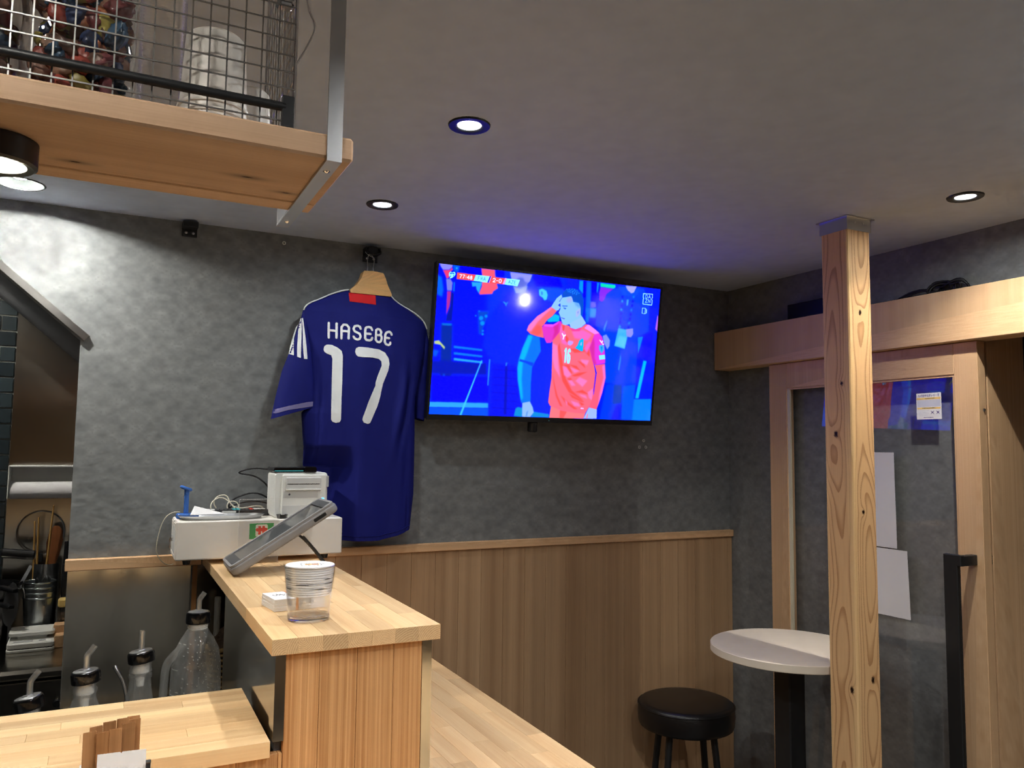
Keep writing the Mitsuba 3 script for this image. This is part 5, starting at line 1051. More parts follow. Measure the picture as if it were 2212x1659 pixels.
((0,60,230), 0, [(0.051,0.949),(0.055,0.945),(0.06,0.949),(0.064,0.947),(0.064,0.94),(0.057,0.942),(0.047,0.938),(0.047,0.943)]),
((0,60,230), 0, [(0.048,0.928),(0.051,0.928),(0.051,0.918),(0.048,0.921)]),
((0,60,230), 0, [(0.061,0.934),(0.064,0.936),(0.063,0.925),(0.061,0.927)]),
((150,225,330), 0, [(0.914,0.956),(0.963,0.959),(0.964,0.953),(0.914,0.95)]),
((150,225,330), 0, [(0.917,0.878),(0.963,0.877),(0.963,0.871),(0.917,0.872)]),
((150,225,330), 0, [(0.914,0.956),(0.918,0.956),(0.918,0.925),(0.922,0.919),(0.919,0.91),(0.919,0.874),(0.915,0.874),(0.915,0.911),(0.917,0.918),(0.914,0.923)]),
((150,225,330), 0, [(0.96,0.959),(0.963,0.959),(0.964,0.927),(0.96,0.92),(0.964,0.912),(0.964,0.876),(0.96,0.877),(0.96,0.91),(0.956,0.918),(0.96,0.928)]),
((150,225,330), 0, [(0.915,0.847),(0.932,0.847),(0.932,0.843),(0.916,0.843)]),
((150,225,330), 0, [(0.915,0.847),(0.918,0.847),(0.918,0.806),(0.915,0.805)]),
((150,225,330), 0, [(0.915,0.808),(0.931,0.807),(0.932,0.803),(0.915,0.804)]),
((150,225,330), 0, [(0.93,0.847),(0.933,0.846),(0.933,0.804),(0.93,0.804)]),
((150,225,330), 0, [(0.933,0.844),(0.938,0.84),(0.939,0.834),(0.933,0.84)]),
((150,225,330), 0, [(0.936,0.838),(0.94,0.836),(0.94,0.812),(0.936,0.809)]),
((150,225,330), 0, [(0.933,0.808),(0.938,0.813),(0.939,0.809),(0.933,0.804)]),
]
TV_TEXT = [
('77:48', [(0.0848, 0.9205), (0.1378, 0.9187), (0.0856, 0.9427)], (255, 255, 330), 0.2),
('FRA', [(0.1596, 0.9203), (0.1927, 0.9193), (0.1604, 0.9428)], (30, 80, 240), 0.12),
('2-0', [(0.2227, 0.9184), (0.2597, 0.9173), (0.223, 0.9424)], (255, 255, 330), 0.2),
('AZE', [(0.2886, 0.919), (0.3217, 0.9178), (0.2894, 0.9419)], (30, 80, 240), 0.12),
('DA', [(0.9265, 0.9209), (0.9536, 0.9221), (0.9267, 0.9459)], (150, 225, 330), 0.17),
('ZN', [(0.9263, 0.889), (0.9544, 0.8895), (0.9264, 0.914)], (150, 225, 330), 0.17),
('16', [(0.5584, 0.4062), (0.5854, 0.4002), (0.559, 0.5021)], (150, 230, 320), 0.14),
]

GWD, GHT = 640, 360
SSX, SSY = GWD * 2, GHT * 2
gu, gv = (np.arange(SSX) + 0.5) / SSX, (np.arange(SSY) + 0.5) / SSY
IM = np.zeros((SSY, SSX, 3)); IM[:] = (0, 30, 330)
def blend(poly, col, blur):
    global IM
    x0, y0, x1, y1 = poly.bounds; pad = int(blur * 6) + 2
    a, b = max(0, int(x0 * SSX) - pad), min(SSX, int(x1 * SSX) + pad + 1); c, d = max(0, int(y0 * SSY) - pad), min(SSY, int(y1 * SSY) + pad + 1)
    if a >= b or c >= d: return
    X_, Y_ = np.meshgrid(gu[a:b], gv[c:d]); al = shapely.contains_xy(poly, X_.ravel(), Y_.ravel()).reshape(X_.shape).astype(float)
    al = gaussian_filter(al, max(0.7, blur * 2))[..., None]
    IM[c:d, a:b] = IM[c:d, a:b] * (1 - al) + al * np.array(col, float)
for col, bl, p in TV_LAYERS:
    g = Polygon(p)
    if not g.is_valid: g = g.buffer(0)
    if g.area > 0: blend(g, col, bl)
GLYPH = {'0': [[(.5, 1), (.15, .85), (.1, .5), (.15, .15), (.5, 0), (.85, .15), (.9, .5), (.85, .85), (.5, 1)]], '1': [[(.2, .8), (.5, 1), (.5, 0)]], '2': [[(.1, .75), (.3, 1), (.7, 1), (.88, .75), (.75, .5), (.1, 0), (.9, 0)]], '4': [[(.75, 0), (.75, 1), (.05, .3), (.95, .3)]],
  '6': [[(.85, .85), (.6, 1), (.25, .9), (.1, .5), (.1, .2), (.35, 0), (.7, 0), (.9, .25), (.85, .5), (.6, .6), (.15, .5)]], '7': [[(.1, 1), (.9, 1), (.4, 0)]], '8': [[(.5, .53), (.2, .65), (.2, .9), (.5, 1), (.8, .9), (.8, .65), (.5, .53), (.12, .38), (.15, .08), (.5, 0), (.85, .08), (.88, .38), (.5, .53)]],
  ':': [[(.5, .25), (.5, .28)], [(.5, .7), (.5, .73)]], '-': [[(.15, .45), (.85, .45)]], 'F': [[(.15, 0), (.15, 1), (.9, 1)], [(.15, .52), (.75, .52)]], 'R': [[(.15, 0), (.15, 1), (.65, 1), (.85, .85), (.85, .65), (.65, .5), (.15, .5)], [(.5, .5), (.9, 0)]], 'A': [[(.05, 0), (.5, 1), (.95, 0)], [(.2, .33), (.8, .33)]],
  'Z': [[(.1, 1), (.9, 1), (.1, 0), (.9, 0)]], 'E': [[(.88, 0), (.15, 0), (.15, 1), (.88, 1)], [(.15, .52), (.75, .52)]], 'D': [[(.15, 0), (.15, 1), (.55, 1), (.88, .75), (.88, .25), (.55, 0), (.15, 0)]], 'N': [[(.12, 0), (.12, 1), (.88, 0), (.88, 1)]]}
for txt, (o, ex, ey), col, wd in TV_TEXT:
    o, ex, ey = np.array(o), np.array(ex) - np.array(o), np.array(ey) - np.array(o)
    adv = [0.5 if c in ':' else 0.75 if c == '-' else 1.0 for c in txt]; tot = sum(adv) + 0.22 * (len(txt) - 1); at = 0.0
    for c, w in zip(txt, adv):
        for st in GLYPH[c]:
            pts = [((at + x * w) / tot, y) for x, y in st]
            hh = np.linalg.norm(ey * [16 / 9 * 0 + 1, 1])
            l2 = [(o[0] + a * ex[0] + b * ey[0], o[1] + a * ex[1] + b * ey[1]) for a, b in pts]
            g = LineString([(a * 16 / 9, b) for a, b in l2]).buffer(wd * hh * 0.5, quad_segs=4)
            blend(Polygon([(a * 9 / 16, b) for a, b in g.exterior.coords], [[(a * 9 / 16, b) for a, b in r.coords] for r in g.interiors]), col, 0)
        at += w + 0.22
IM *= (1 + 0.10 * (gaussian_filter(rng.random((SSY, SSX)), 14) - 0.5) * 20 * 0.25)[..., None]
IMV = IM.reshape(GHT, 2, GWD, 2, 3).mean((1, 3))
LIN = (np.clip(IMV, 0, None) / 255.0) ** 2.2 * TV_GAIN * UNIT
gx = (np.arange(GWD) + 0.5) / GWD; gy = (np.arange(GHT) + 0.5) / GHT; gx[0], gx[-1], gy[0], gy[-1] = 0, 1, 0, 1
U_, V_ = np.meshgrid(gx, gy); PV = TC + ((U_.ravel() - 0.5) * TW)[:, None] * tu + ((V_.ravel() - 0.5) * TH_)[:, None] * tup
ii = np.arange((GHT - 1) * GWD).reshape(GHT - 1, GWD)[:, :-1].ravel()
FV = np.vstack([np.stack([ii, ii + 1, ii + GWD + 1], 1), np.stack([ii, ii + GWD + 1, ii + GWD], 1)])
scm = mikit.ply(trimesh.Trimesh(PV, FV, process=False), 'tv_glass', color=LIN.reshape(-1, 3))
scm['emitter'] = {'type': 'area', 'radiance': {'type': 'mesh_attribute', 'name': 'vertex_color'}}
scene[k + '__screen'] = scm
labels[k + '__screen'] = {'label': 'lit screen with the match score at the top left'}

# ------------------------------------------------------------------ hanging shelf over the counter
SZ0, SZ1, SY0, SYG, SY1, SXR = 1.953, 1.982, 0.898, 1.0865, 1.131, 0.2385
k = thing('hanging_shelf', 'wooden shelf of two boards hung from the ceiling by steel straps', 'shelf')
m = box(-0.95, SXR, SY0, SYG - 0.001, SZ0, SZ1, 0.003); part(k, 'board', m, 'shelf_board', uv=const_uv(m, 0.31, 0.5), label='wide front board with small knots')
m = box(-0.95, SXR, SYG + 0.001, SY1, SZ0, SZ1, 0.003); part(k, 'board', m, 'shelf_board', uv=const_uv(m, 0.77, 0.75), label='narrow back board')
for sx in (0.2065, -0.80):
    st = cat(box(sx, sx + 0.0175, SY0 - 0.0035, SY0 - 0.0003, SZ0 - 0.0035, ZC - 0.0003), box(sx, sx + 0.0175, SY1 + 0.0745, SY1 + 0.0775, SZ0 - 0.0035, ZC - 0.0003), box(sx, sx + 0.0175, SY0 - 0.0035, SY1 + 0.0775, SZ0 - 0.0038, SZ0 - 0.0003))
    kk = part(k, 'strap', st, 'steel_satin', label='U-shaped steel strap')
    for yy in (SY0 + 0.035, SY1 + 0.045):
        part(k, 'strap_screw', lathe([(0, SZ0 - 0.0062), (0.0022, SZ0 - 0.0058), (0.0042, SZ0 - 0.0042), (0.0042, SZ0 - 0.0038), (0, SZ0 - 0.0038)], 18, (sx + 0.009, yy, 0)), 'chrome', smooth=30, label='pale round screw')
k = thing('puck_light', 'black round lamp with a bright disc under the hanging shelf', 'lamp')
LX, LY = -0.130, 1.018
part(k, 'housing', lathe([(0.030, 1.9285), (0.031, 1.925), (0.038, 1.9235), (0.0415, 1.926), (0.0415, SZ0 - 0.0005), (0, SZ0 - 0.0005)], 56, (LX, LY, 0)), 'black_metal', smooth=35)
scene[k + '__lens'] = {**mikit.ply(disc_down(0.0305, (LX, LY, 1.9275)), 'white_plastic'), 'emitter': emit(PUCK / (math.pi * 0.0305 ** 2), (1.0, 0.90, 0.62))}
labels[k + '__lens'] = {'label': 'bright warm disc'}
# wire grid fence
FY = 0.9135
k = thing('wire_fence', 'wire grid panel with a black rail along the front of the hanging shelf', 'wire panel')
wr_ = [box(x - 0.0008, x + 0.0008, FY - 0.0008, FY + 0.0008, SZ1 + 0.002, 2.262) for x in np.arange(0.1515, -0.92, -0.0187)]
wr_ += [box(-0.93, 0.170, FY - 0.0022, FY - 0.0008, z - 0.0008, z + 0.0008) for z in np.arange(1.9925, 2.262, 0.0198)]
part(k, 'grid', cat(*wr_), 'grid_wire', label='steel wire grid')
part(k, 'rail', tube([(-0.93, FY - 0.006, 2.0075), (-0.4, FY - 0.006, 2.0075), (0.160, FY - 0.006, 2.0075)], 0.0052, 14), 'black_metal', smooth=30, label='black front rail')
part(k, 'post', box(0.156, 0.1695, FY - 0.010, FY - 0.0023, SZ1 + 0.0003, 2.0205, 0.001), 'black_metal', label='black end post')
k = thing('wire_fence', 'wire grid panel closing the right end of the hanging shelf', 'wire panel')
we = [box(0.1705, 0.1721, y - 0.0008, y + 0.0008, SZ1 + 0.002, 2.262) for y in np.arange(FY + 0.010, 1.128, 0.0187)]
we += [box(0.1721, 0.1735, FY + 0.006, 1.128, z - 0.0008, z + 0.0008) for z in np.arange(1.9925, 2.262, 0.0198)]
part(k, 'grid', cat(*we), 'chrome', label='bright wire grid')
for y in (FY + 0.003, 1.129): part(k, 'edge_wire', rod((0.1714, y, SZ1 + 0.0005), (0.1714, y, 2.262), 0.0022), 'chrome', smooth=30)
solo('wire_clip', tube(spline([(0.176, 0.945, 2.168), (0.183, 0.945, 2.172), (0.192, 0.947, 2.150), (0.199, 0.948, 2.136), (0.196, 0.948, 2.120), (0.186, 0.946, 2.096), (0.1755, 0.944, 2.075)], 40), 0.0013, 8), 'chrome', 'bent bright wire clip on the end panel of the hanging shelf', 'clip', smooth=True)
solo('steel_clip', cat(box(0.150, 0.1700, FY + 0.012, FY + 0.030, 2.14, 2.168, 0.003), rod((0.160, FY + 0.02, 2.168), (0.172, FY + 0.02, 2.19), 0.003)), 'chrome', 'shiny steel clip at the top right of the hanging shelf', 'clip')
# paper cups turned upside down
def cup(x, y, z0, h, r0, r1, label, group):
    k = thing('paper_cup', label, 'cup', group)
    part(k, 'cup', lathe([(r0 - 0.002, z0), (r0 + 0.0018, z0), (r0 + 0.0024, z0 + 0.002), (r0 + 0.0016, z0 + 0.004), (r0, z0 + 0.004), (r1, z0 + h - 0.004), (r1 - 0.004, z0 + h), (0, z0 + h - 0.0005)], 56, (x, y, 0)), 'white_enamel', smooth=40)
for i in range(4): cup(0.090, 0.985, SZ1 + 0.0005 + 0.011 * i, 0.092, 0.0385, 0.034, ['lowest', 'second lowest', 'second highest', 'topmost'][i] + ' upturned white paper cup of the taller stack on the hanging shelf', 'taller stack of white cups on the hanging shelf')
for i in range(3): cup(0.1385, 1.055, SZ1 + 0.0005 + 0.011 * i, 0.076, 0.0295, 0.0265, ['lowest', 'middle', 'topmost'][i] + ' upturned white paper cup of the shorter stack at the shelf end', 'shorter stack of white cups on the hanging shelf')
# sleeve of clear cups
k = thing('clear_cup_sleeve', 'stack of clear ribbed plastic cups between the snack bags and the paper cups', 'cups')
pr = []
for i in range(52):
    z = SZ1 + 0.0008 + i * 0.0042; pr += [(0.0235, z), (0.0265, z + 0.0012), (0.0265, z + 0.0022), (0.0238, z + 0.0032)]
part(k, 'cups', move(lathe(pr, 36, (0.033, 1.03, 0)), ry=0.0, at=(0.033, 1.03, SZ1)), 'thin_film', smooth=40)
part(k, 'core', lathe([(0.021, SZ1 + 0.002), (0.022, 2.20)], 30, (0.033, 1.03, 0)), 'thin_film', smooth=True)
# snack bags
def bag(x0, x1, y0, y1, z1, label, sd):
    k = thing('snack_bag', label, 'bag', None)
    r = np.random.default_rng(sd)
    cx, cy, cz = (x0 + x1) / 2, (y0 + y1) / 2, (SZ1 + z1) / 2; hx, hy, hz = (x1 - x0) / 2, (y1 - y0) / 2, (z1 - SZ1) / 2
    ms, cl = [], []
    pal = [S(c) for c in ((150, 70, 60), (150, 118, 98), (52, 66, 100), (110, 60, 64), (170, 156, 80), (96, 72, 62), (150, 112, 96), (52, 80, 106), (108, 56, 56), (160, 100, 72))]
    for q in range(420):
        s = trimesh.creation.icosphere(2, 1.0); s.vertices *= (0.6 + 0.8 * meshkit.fbm(s.vertices * 2.2 + q, 2))[:, None]; s.vertices *= r.uniform(0.009, 0.017) * np.array([1, r.uniform(.3, .8), r.uniform(.4, 1.1)])
        s.apply_transform(trimesh.transformations.random_rotation_matrix(r.random(3)))
        s.apply_translation([cx + r.uniform(-.92, .92) * (hx - 0.012), cy + r.uniform(-.9, .9) * (hy - 0.012), cz + r.uniform(-.97, .9) * (hz - 0.012)])
        ms.append(s); cl.append(np.repeat([np.array(pal[r.integers(len(pal))]) * r.uniform(.6, 1.1)], len(s.vertices), 0))
    kk = part(k, 'wrapped_snacks', cat(*ms), 'snack_colors', smooth=True, kind='stuff', label='red, brown and blue wrapped snacks', color=np.vstack(cl))
    s = rbox(x0, x1, y0, y1, SZ1 + 0.0006, z1, min(hy, 0.03) * 0.8, n=6, axis='z')
    for _ in range(4): s = s.subdivide()
    d = meshkit.fbm(s.vertices * 46 + sd * 9, 3) - 0.5
    s.vertices = s.vertices + s.vertex_normals * (0.010 * d)[:, None]
    s.vertices[:, 2] = np.maximum(s.vertices[:, 2], SZ1 + 0.0004)
    part(k, 'film', s, 'thin_film', smooth=True, label='crinkled clear film')
bag(-0.105, 0.004, 0.925, 1.06, 2.215, 'crinkled clear bag of wrapped snacks beside the clear cups on the hanging shelf', 3)
bag(-0.235, -0.109, 0.925, 1.07, 2.225, 'shiny clear bag of wrapped snacks at the left edge of the picture', 4)
bag(-0.37, -0.24, 0.925, 1.07, 2.215, 'clear bag of wrapped snacks left of the picture edge', 5)

# ------------------------------------------------------------------ the right side: post, table, stools, door
k = thing('wooden_post', 'square knotty wooden post with a steel cap under the ceiling', 'post')
part(k, 'post', box(1.8, 1.891, 1.518, 1.609, 0, 2.246, 0.003), 'pillar_wood')
part(k, 'cap', cat(box(1.7975, 1.8935, 1.5155, 1.5175, 2.240, ZC - 0.0005), box(1.7975, 1.8935, 1.6095, 1.6115, 2.240, ZC - 0.0005), box(1.7975, 1.7995, 1.5155, 1.6115, 2.240, ZC - 0.0005), box(1.8915, 1.8935, 1.5155, 1.6115, 2.240, ZC - 0.0005), box(1.79, 1.901, 1.508, 1.619, ZC - 0.003, ZC - 0.0005)), 'steel_satin', label='steel cap')
for x in (1.83, 1.862): part(k, 'cap_screw', move(cyl(0.003, 0, 0.0015, n=14), (x, 1.5155, 2.262), rx=math.pi / 2), 'chrome')
k = thing('round_table', 'round high table with a pale top and a black column behind the post', 'table')
TX, TY, TZ = 1.893, 1.847, 1.024
part(k, 'top', lathe([(0, TZ - 0.024), (0.233, TZ - 0.024), (0.235, TZ - 0.022), (0.235, TZ - 0.002), (0.233, TZ), (0, TZ)], 96, (TX, TY, 0)), 'table_laminate', smooth=30)
part(k, 'column', box(TX - 0.033, TX + 0.033, TY - 0.033, TY + 0.033, 0.02, TZ - 0.027, 0.004), 'black_metal')
part(k, 'plate', box(TX - 0.09, TX + 0.09, TY - 0.09, TY + 0.09, TZ - 0.028, TZ - 0.024), 'black_metal')
part(k, 'foot', cyl(0.19, 0, 0.02, (TX, TY), 48, 0.004), 'black_metal', smooth=30)
def stool(x, y, label, r=0.165, zt=0.752):
    k = thing('bar_stool', label, 'stool')
    part(k, 'seat', lathe([(0, zt - 0.088), (r - 0.014, zt - 0.088), (r - 0.004, zt - 0.084), (r, zt - 0.074), (r + 0.0025, zt - 0.045), (r, zt - 0.018), (r - 0.006, zt - 0.008), (r - 0.018, zt - 0.003), (r * 0.6, zt + 0.001), (0, zt + 0.002)], 80, (x, y, 0)), 'black_leather', smooth=50)
    part(k, 'welt', tube(np.array([(x + (r + 0.001) * math.cos(t), y + (r + 0.001) * math.sin(t), zt - 0.016) for t in np.linspace(0, 2 * math.pi, 80)]), 0.0024, 6), 'black_leather', smooth=True)
    for q in range(4):
        a = math.radians(20 + 90 * q); c, s = math.cos(a), math.sin(a)
        part(k, 'leg', rod((x + 0.105 * c, y + 0.105 * s, zt - 0.088), (x + 0.190 * c, y + 0.190 * s, 0.0), 0.0115, 14), 'black_metal', smooth=30)
    part(k, 'foot_ring', tube(np.array([(x + 0.165 * math.cos(t), y + 0.165 * math.sin(t), 0.22) for t in np.linspace(0, 2 * math.pi, 60)]), 0.008, 10), 'black_metal', smooth=True)
stool(1.838, 2.273, 'black padded bar stool by the wainscot left of the round table')
stool(2.02, 1.36, 'black padded bar stool in front of the door whose seat edge shows at the bottom', zt=0.722)
# door set
solo('trim_2', box(2.172, 2.2498, 0.30, 2.496, 1.945, 2.098, 0.002), 'beam_wood', 'thick pale wooden door head running along the right wall', kind='structure')
D0, D1, DY0, DY1, DZ1 = 2.200, 2.2350, 1.417, 2.224, 1.9435
k = thing('door_1', 'sliding door with a pale wooden frame and a glass pane', kind='structure')
part(k, 'stile', box(D0, D1, 2.138, DY1, 0.02, DZ1, 0.0015), 'door_wood', label='left stile')
part(k, 'stile', box(D0, D1, DY0, 1.489, 0.02, DZ1, 0.0015), 'door_wood', label='right stile')
part(k, 'rail', box(D0, D1, 1.489, 2.138, 1.851, DZ1, 0.0015), 'door_wood', label='top rail')
part(k, 'rail', box(D0, D1, 1.489, 2.138, 0.02, 0.20, 0.0015), 'door_wood', label='bottom rail')
part(k, 'bead', box(D0 + 0.003, D0 + 0.010, 2.126, 2.138, 0.2, 1.851), 'bead_pale', label='pale glazing bead')
part(k, 'bead', cat(box(D0 + 0.003, D0 + 0.010, 1.489, 1.496, 0.2, 1.851), box(D0 + 0.003, D0 + 0.010, 1.489, 2.138, 1.845, 1.851)), 'door_wood', label='glazing bead')
gl = trimesh.Trimesh([(D0 + 0.0105, 1.489, 0.2), (D0 + 0.0105, 2.138, 0.2), (D0 + 0.0105, 2.138, 1.851), (D0 + 0.0105, 1.489, 1.851)], [[0, 2, 1], [0, 3, 2]], process=False)
part(k, 'pane', gl, 'thin_glass', label='glass pane')
hx = 2.132
part(k, 'handle', cat(box(hx - 0.008, hx + 0.008, 1.447, 1.489, 0.55, 1.337, 0.002), box(hx, 2.1995, 1.436, 1.456, 1.306, 1.335, 0.002), box(hx - 0.008, hx + 0.010, 1.436, 1.489, 1.306, 1.337, 0.002), box(hx, 2.1995, 1.436, 1.456, 0.60, 0.63, 0.002)), 'black_metal', label='black bar handle')
part(k, 'outer_handle', cat(box(2.2355, 2.2490, 1.424, 1.446, 1.306, 1.335, 0.002)), 'black_metal')
part(k, 'edge_stud', move(lathe([(0, 0.004), (0.003, 0.0035), (0.0048, 0.0012), (0.0048, 0), (0, 0)], 18), (2.2225, 1.417, 1.745), rx=math.pi / 2), 'chrome', smooth=30, label='bright round stud')
solo('door_frame_1', cat(box(2.2495, 2.425, 1.4205, 1.4365, 0, 1.999), box(2.2495, 2.425, 0.581, 0.597, 0, 1.999), box(2.2495, 2.425, 0.597, 1.4205, 1.983, 1.999)), 'door_wood', 'pale wooden lining of the doorway', kind='structure')
solo('door_2', box(2.36, 2.395, 0.62, 1.415, 0.0, 0.001), 'steel', 'steel door track on the doorway floor', kind='structure')
# stickers and sheets
k = thing('glass_sticker', 'square white notice with two pale yellow bands stuck on the door glass', 'sticker')
gx_ = D0 + 0.0100
def yz(pts, x, t=0.0004): return prism_yz(pts, x - t, x)
def syz(y0, y1, z0, z1, x, t=0.0002): return box(x - t, x, min(y0, y1), max(y0, y1), min(z0, z1), max(z0, z1))
Y0s, Y1s, Z0s, Z1s = 1.620, 1.538, 1.7225, 1.8025
def su(u): return Y0s + u * (Y1s - Y0s)
def sv(v): return Z0s + v * (Z1s - Z0s)
part(k, 'sheet', yz([(su(0), sv(0)), (su(1), sv(0)), (su(1), sv(1)), (su(0), sv(1))], gx_), 'white_paper')
part(k, 'band', syz(su(.02), su(.97), sv(.75), sv(.83), gx_ - 0.0004), 'yellow_print', label='pale yellow band')
part(k, 'band', syz(su(.03), su(.97), sv(.385), sv(.455), gx_ - 0.0004), 'yellow_print', label='pale yellow band')
part(k, 'print', syz(su(.03), su(.97), sv(.47), sv(.74), gx_ - 0.0004), 'grey_print', label='pale grey text block')
def stroke_yz(ls, u0, u1, v0, v1, w):
    g = unary_union([LineString([(u0 + (u1 - u0) * a, v0 + (v1 - v0) * b) for a, b in l]).buffer(w, cap_style=2) for l in ls])
    gs = getattr(g, 'geoms', [g])
    out = []
    for q in gs: out.append(prism_yz(Polygon([(su(a), sv(b)) for a, b in q.exterior.coords], [[(su(a), sv(b)) for a, b in r.coords] for r in q.interiors]), gx_ - 0.0006, gx_ - 0.0004))
    return cat(*out)
KANA = [('ハ', [[(.35, .9), (.05, .05)], [(.6, .9), (.95, .05)]]), ('イ', [[(.9, .95), (.1, .45)], [(.55, .7), (.55, 0)]]), ('ロ', [[(.1, .85), (.9, .85), (.9, .1), (.1, .1), (.1, .85)]]), ('ク', [[(.4, .95), (.1, .5)], [(.3, .8), (.9, .8), (.3, .02)]]), ('リ', [[(.25, .9), (.25, .35)], [(.8, .95), (.8, .4), (.4, 0)]]), ('ア', [[(.1, .9), (.9, .9), (.6, .55)], [(.5, .6), (.2, .02)]]),
        ('シ', [[(.15, .9), (.35, .78)], [(.1, .6), (.3, .48)], [(.15, .05), (.9, .6)]]), ('リ', [[(.25, .9), (.25, .35)], [(.8, .95), (.8, .4), (.4, 0)]]), ('ー', [[(.05, .5), (.95, .5)]]), ('ズ', [[(.1, .9), (.8, .9), (.1, .05)], [(.5, .45), (.9, .05)]])]
for q, (_, st) in enumerate(KANA):
    u0 = 0.075 + q * 0.086
    part(k, 'character', stroke_yz(st, u0, u0 + 0.072, 0.855, 0.945, 0.0085), 'ink_purple', label='dark printed character')
part(k, 'print', cat(*[syz(su(.36 + .035 * i), su(.385 + .035 * i), sv(.775), sv(.80), gx_ - 0.0006) for i in range(11)], *[syz(su(.25 + .035 * i), su(.275 + .035 * i), sv(.41), sv(.435), gx_ - 0.0006) for i in range(15)]), 'ink', label='line of small print')
part(k, 'print', cat(*[syz(su(.05), su(.5 - .06 * (i % 2)), sv(.33 - .06 * i), sv(.343 - .06 * i), gx_ - 0.0004) for i in range(4)]), 'grey_print')
part(k, 'print', syz(su(.28), su(.68), sv(.055), sv(.075), gx_ - 0.0004), 'ink_purple')
part(k, 'pictogram', stroke_yz([[(0, 1), (1, 0)], [(1, 1), (0, 0)], [(.2, .5), (.8, .6)]], .58, .70, .20, .31, .010), 'ink_purple', label='crossed-out dark pictogram')
part(k, 'pictogram', cat(stroke_yz([[(0, 1), (1, 0)], [(1, 1), (0, 0)]], .80, .92, .20, .31, .010), stroke_yz([[(.5, .2), (.5, .8)]], .80, .92, .20, .31, .032)), 'ink_purple', label='crossed-out dark pictogram')
def sheet(y0, y1, z0, z1, label, x, cv, m_='white_paper'):
    P, F = fill2d(sbox(0, 0, y0 - y1, z1 - z0), 0.02)
    xx = x + cv * (1 - np.cos(P[:, 0] / (y0 - y1) * math.pi)) * 0.5 * (1 - P[:, 1] / (z1 - z0)) - 0.0012 * meshkit.fbm(np.c_[P * 9, P[:, :1] * 0 + z0], 2)
    m = trimesh.Trimesh(np.stack([xx, y0 - P[:, 0], z0 + P[:, 1]], 1), F, process=False)
    m.faces[m.face_normals[:, 0] > 0] = m.faces[m.face_normals[:, 0] > 0][:, ::-1]
    b = m.copy(); b.vertices[:, 0] += 0.0003; b.invert()
    return solo('paper_sheet', cat(m, b), m_, label, 'paper', smooth=True)
sheet(1.945, 1.711, 1.319, 1.621, 'upper large white sheet stuck behind the door glass and half hidden by the post', D0 + 0.0185, 0.004)
sheet(1.974, 1.671, 1.106, 1.3165, 'lower large white sheet stuck behind the door glass and half hidden by the post', D0 + 0.0165, 0.008)
# on top of the door head
solo('black_box', box(2.21, 2.246, 1.86, 2.138, 2.0985, 2.160, 0.002), 'black_plastic', 'flat black box standing on the door head left of the post', 'box')
cb = []
for q in range(7):
    r0 = np.random.default_rng(40 + q); c0 = (2.215 + r0.uniform(0, .02), 1.53 + r0.uniform(-.03, .03), 2.118 + r0.uniform(-.006, .004))
    ra, rb = r0.uniform(.035, .05), r0.uniform(.012, .026); t = np.linspace(0, 2 * math.pi, 50); ph = r0.uniform(0, 6)
    cb.append(tube(np.stack([c0[0] + 0.008 * np.sin(2 * t + ph), c0[1] + ra * np.cos(t), np.maximum(c0[2] + rb * np.sin(t) + 0.004 * np.sin(3 * t + ph), 2.1022)], 1), 0.0034, 7))
cb.append(tube(spline([(2.225, 1.56, 2.112), (2.222, 1.62, 2.118), (2.22, 1.68, 2.104), (2.22, 1.74, 2.1025), (2.222, 1.80, 2.1025), (2.224, 1.86, 2.1025)], 60), 0.0034, 7))
cb.append(tube(spline([(2.232, 1.57, 2.116), (2.230, 1.60, 2.125), (2.230, 1.65, 2.122), (2.231, 1.70, 2.106), (2.23, 1.78, 2.1025)], 40), 0.0034, 7))
solo('cable_coil', cat(*cb), 'cable_black', 'coil of black cable lying on the door head right of the post', 'cable', smooth=True)

# ------------------------------------------------------------------ chopstick sleeves in front of the serving ledge
k = thing('sleeve_holder', 'holder with a blank white card carrying the kraft chopstick sleeves', 'holder')
part(k, 'box', cat(box(-0.020, 0.060, 1.283, 1.286, 1.0003, 1.150), box(-0.020, 0.060, 1.352, 1.355, 1.0003, 1.150), box(-0.020, -0.017, 1.286, 1.352, 1.0003, 1.150), box(0.057, 0.060, 1.286, 1.352, 1.0003, 1.150), box(-0.020, 0.060, 1.283, 1.355, 1.0003, 1.004)), 'frosted')
part(k, 'card', prism_xz([(0.0005, 1.06), (0.066, 1.06), (0.0645, 1.1855), (0.034, 1.1865), (0.0325, 1.1845), (0.031, 1.1865), (0.0025, 1.1870)], 1.2790, 1.2794), 'white_paper', label='white card with a small notch')
part(k, 'clip', box(0.060, 0.072, 1.279, 1.292, 1.10, 1.166, 0.001), 'chrome', label='bright clip')
SLV = [(-0.0165, 1.300, 1.2115, .0165, .16), (0.0005, 1.296, 1.2105, .0165, .12), (0.0165, 1.296, 1.2125, .0165, .20), (0.0325, 1.304, 1.2165, .0170, .05), (0.0415, 1.312, 1.2185, .0150, .02), (-0.0085, 1.318, 1.2125, .0165, .2), (0.0085, 1.320, 1.2165, .0165, .15), (0.0260, 1.326, 1.2170, .0165, .1), (0.0395, 1.330, 1.2175, .0165, .0)]
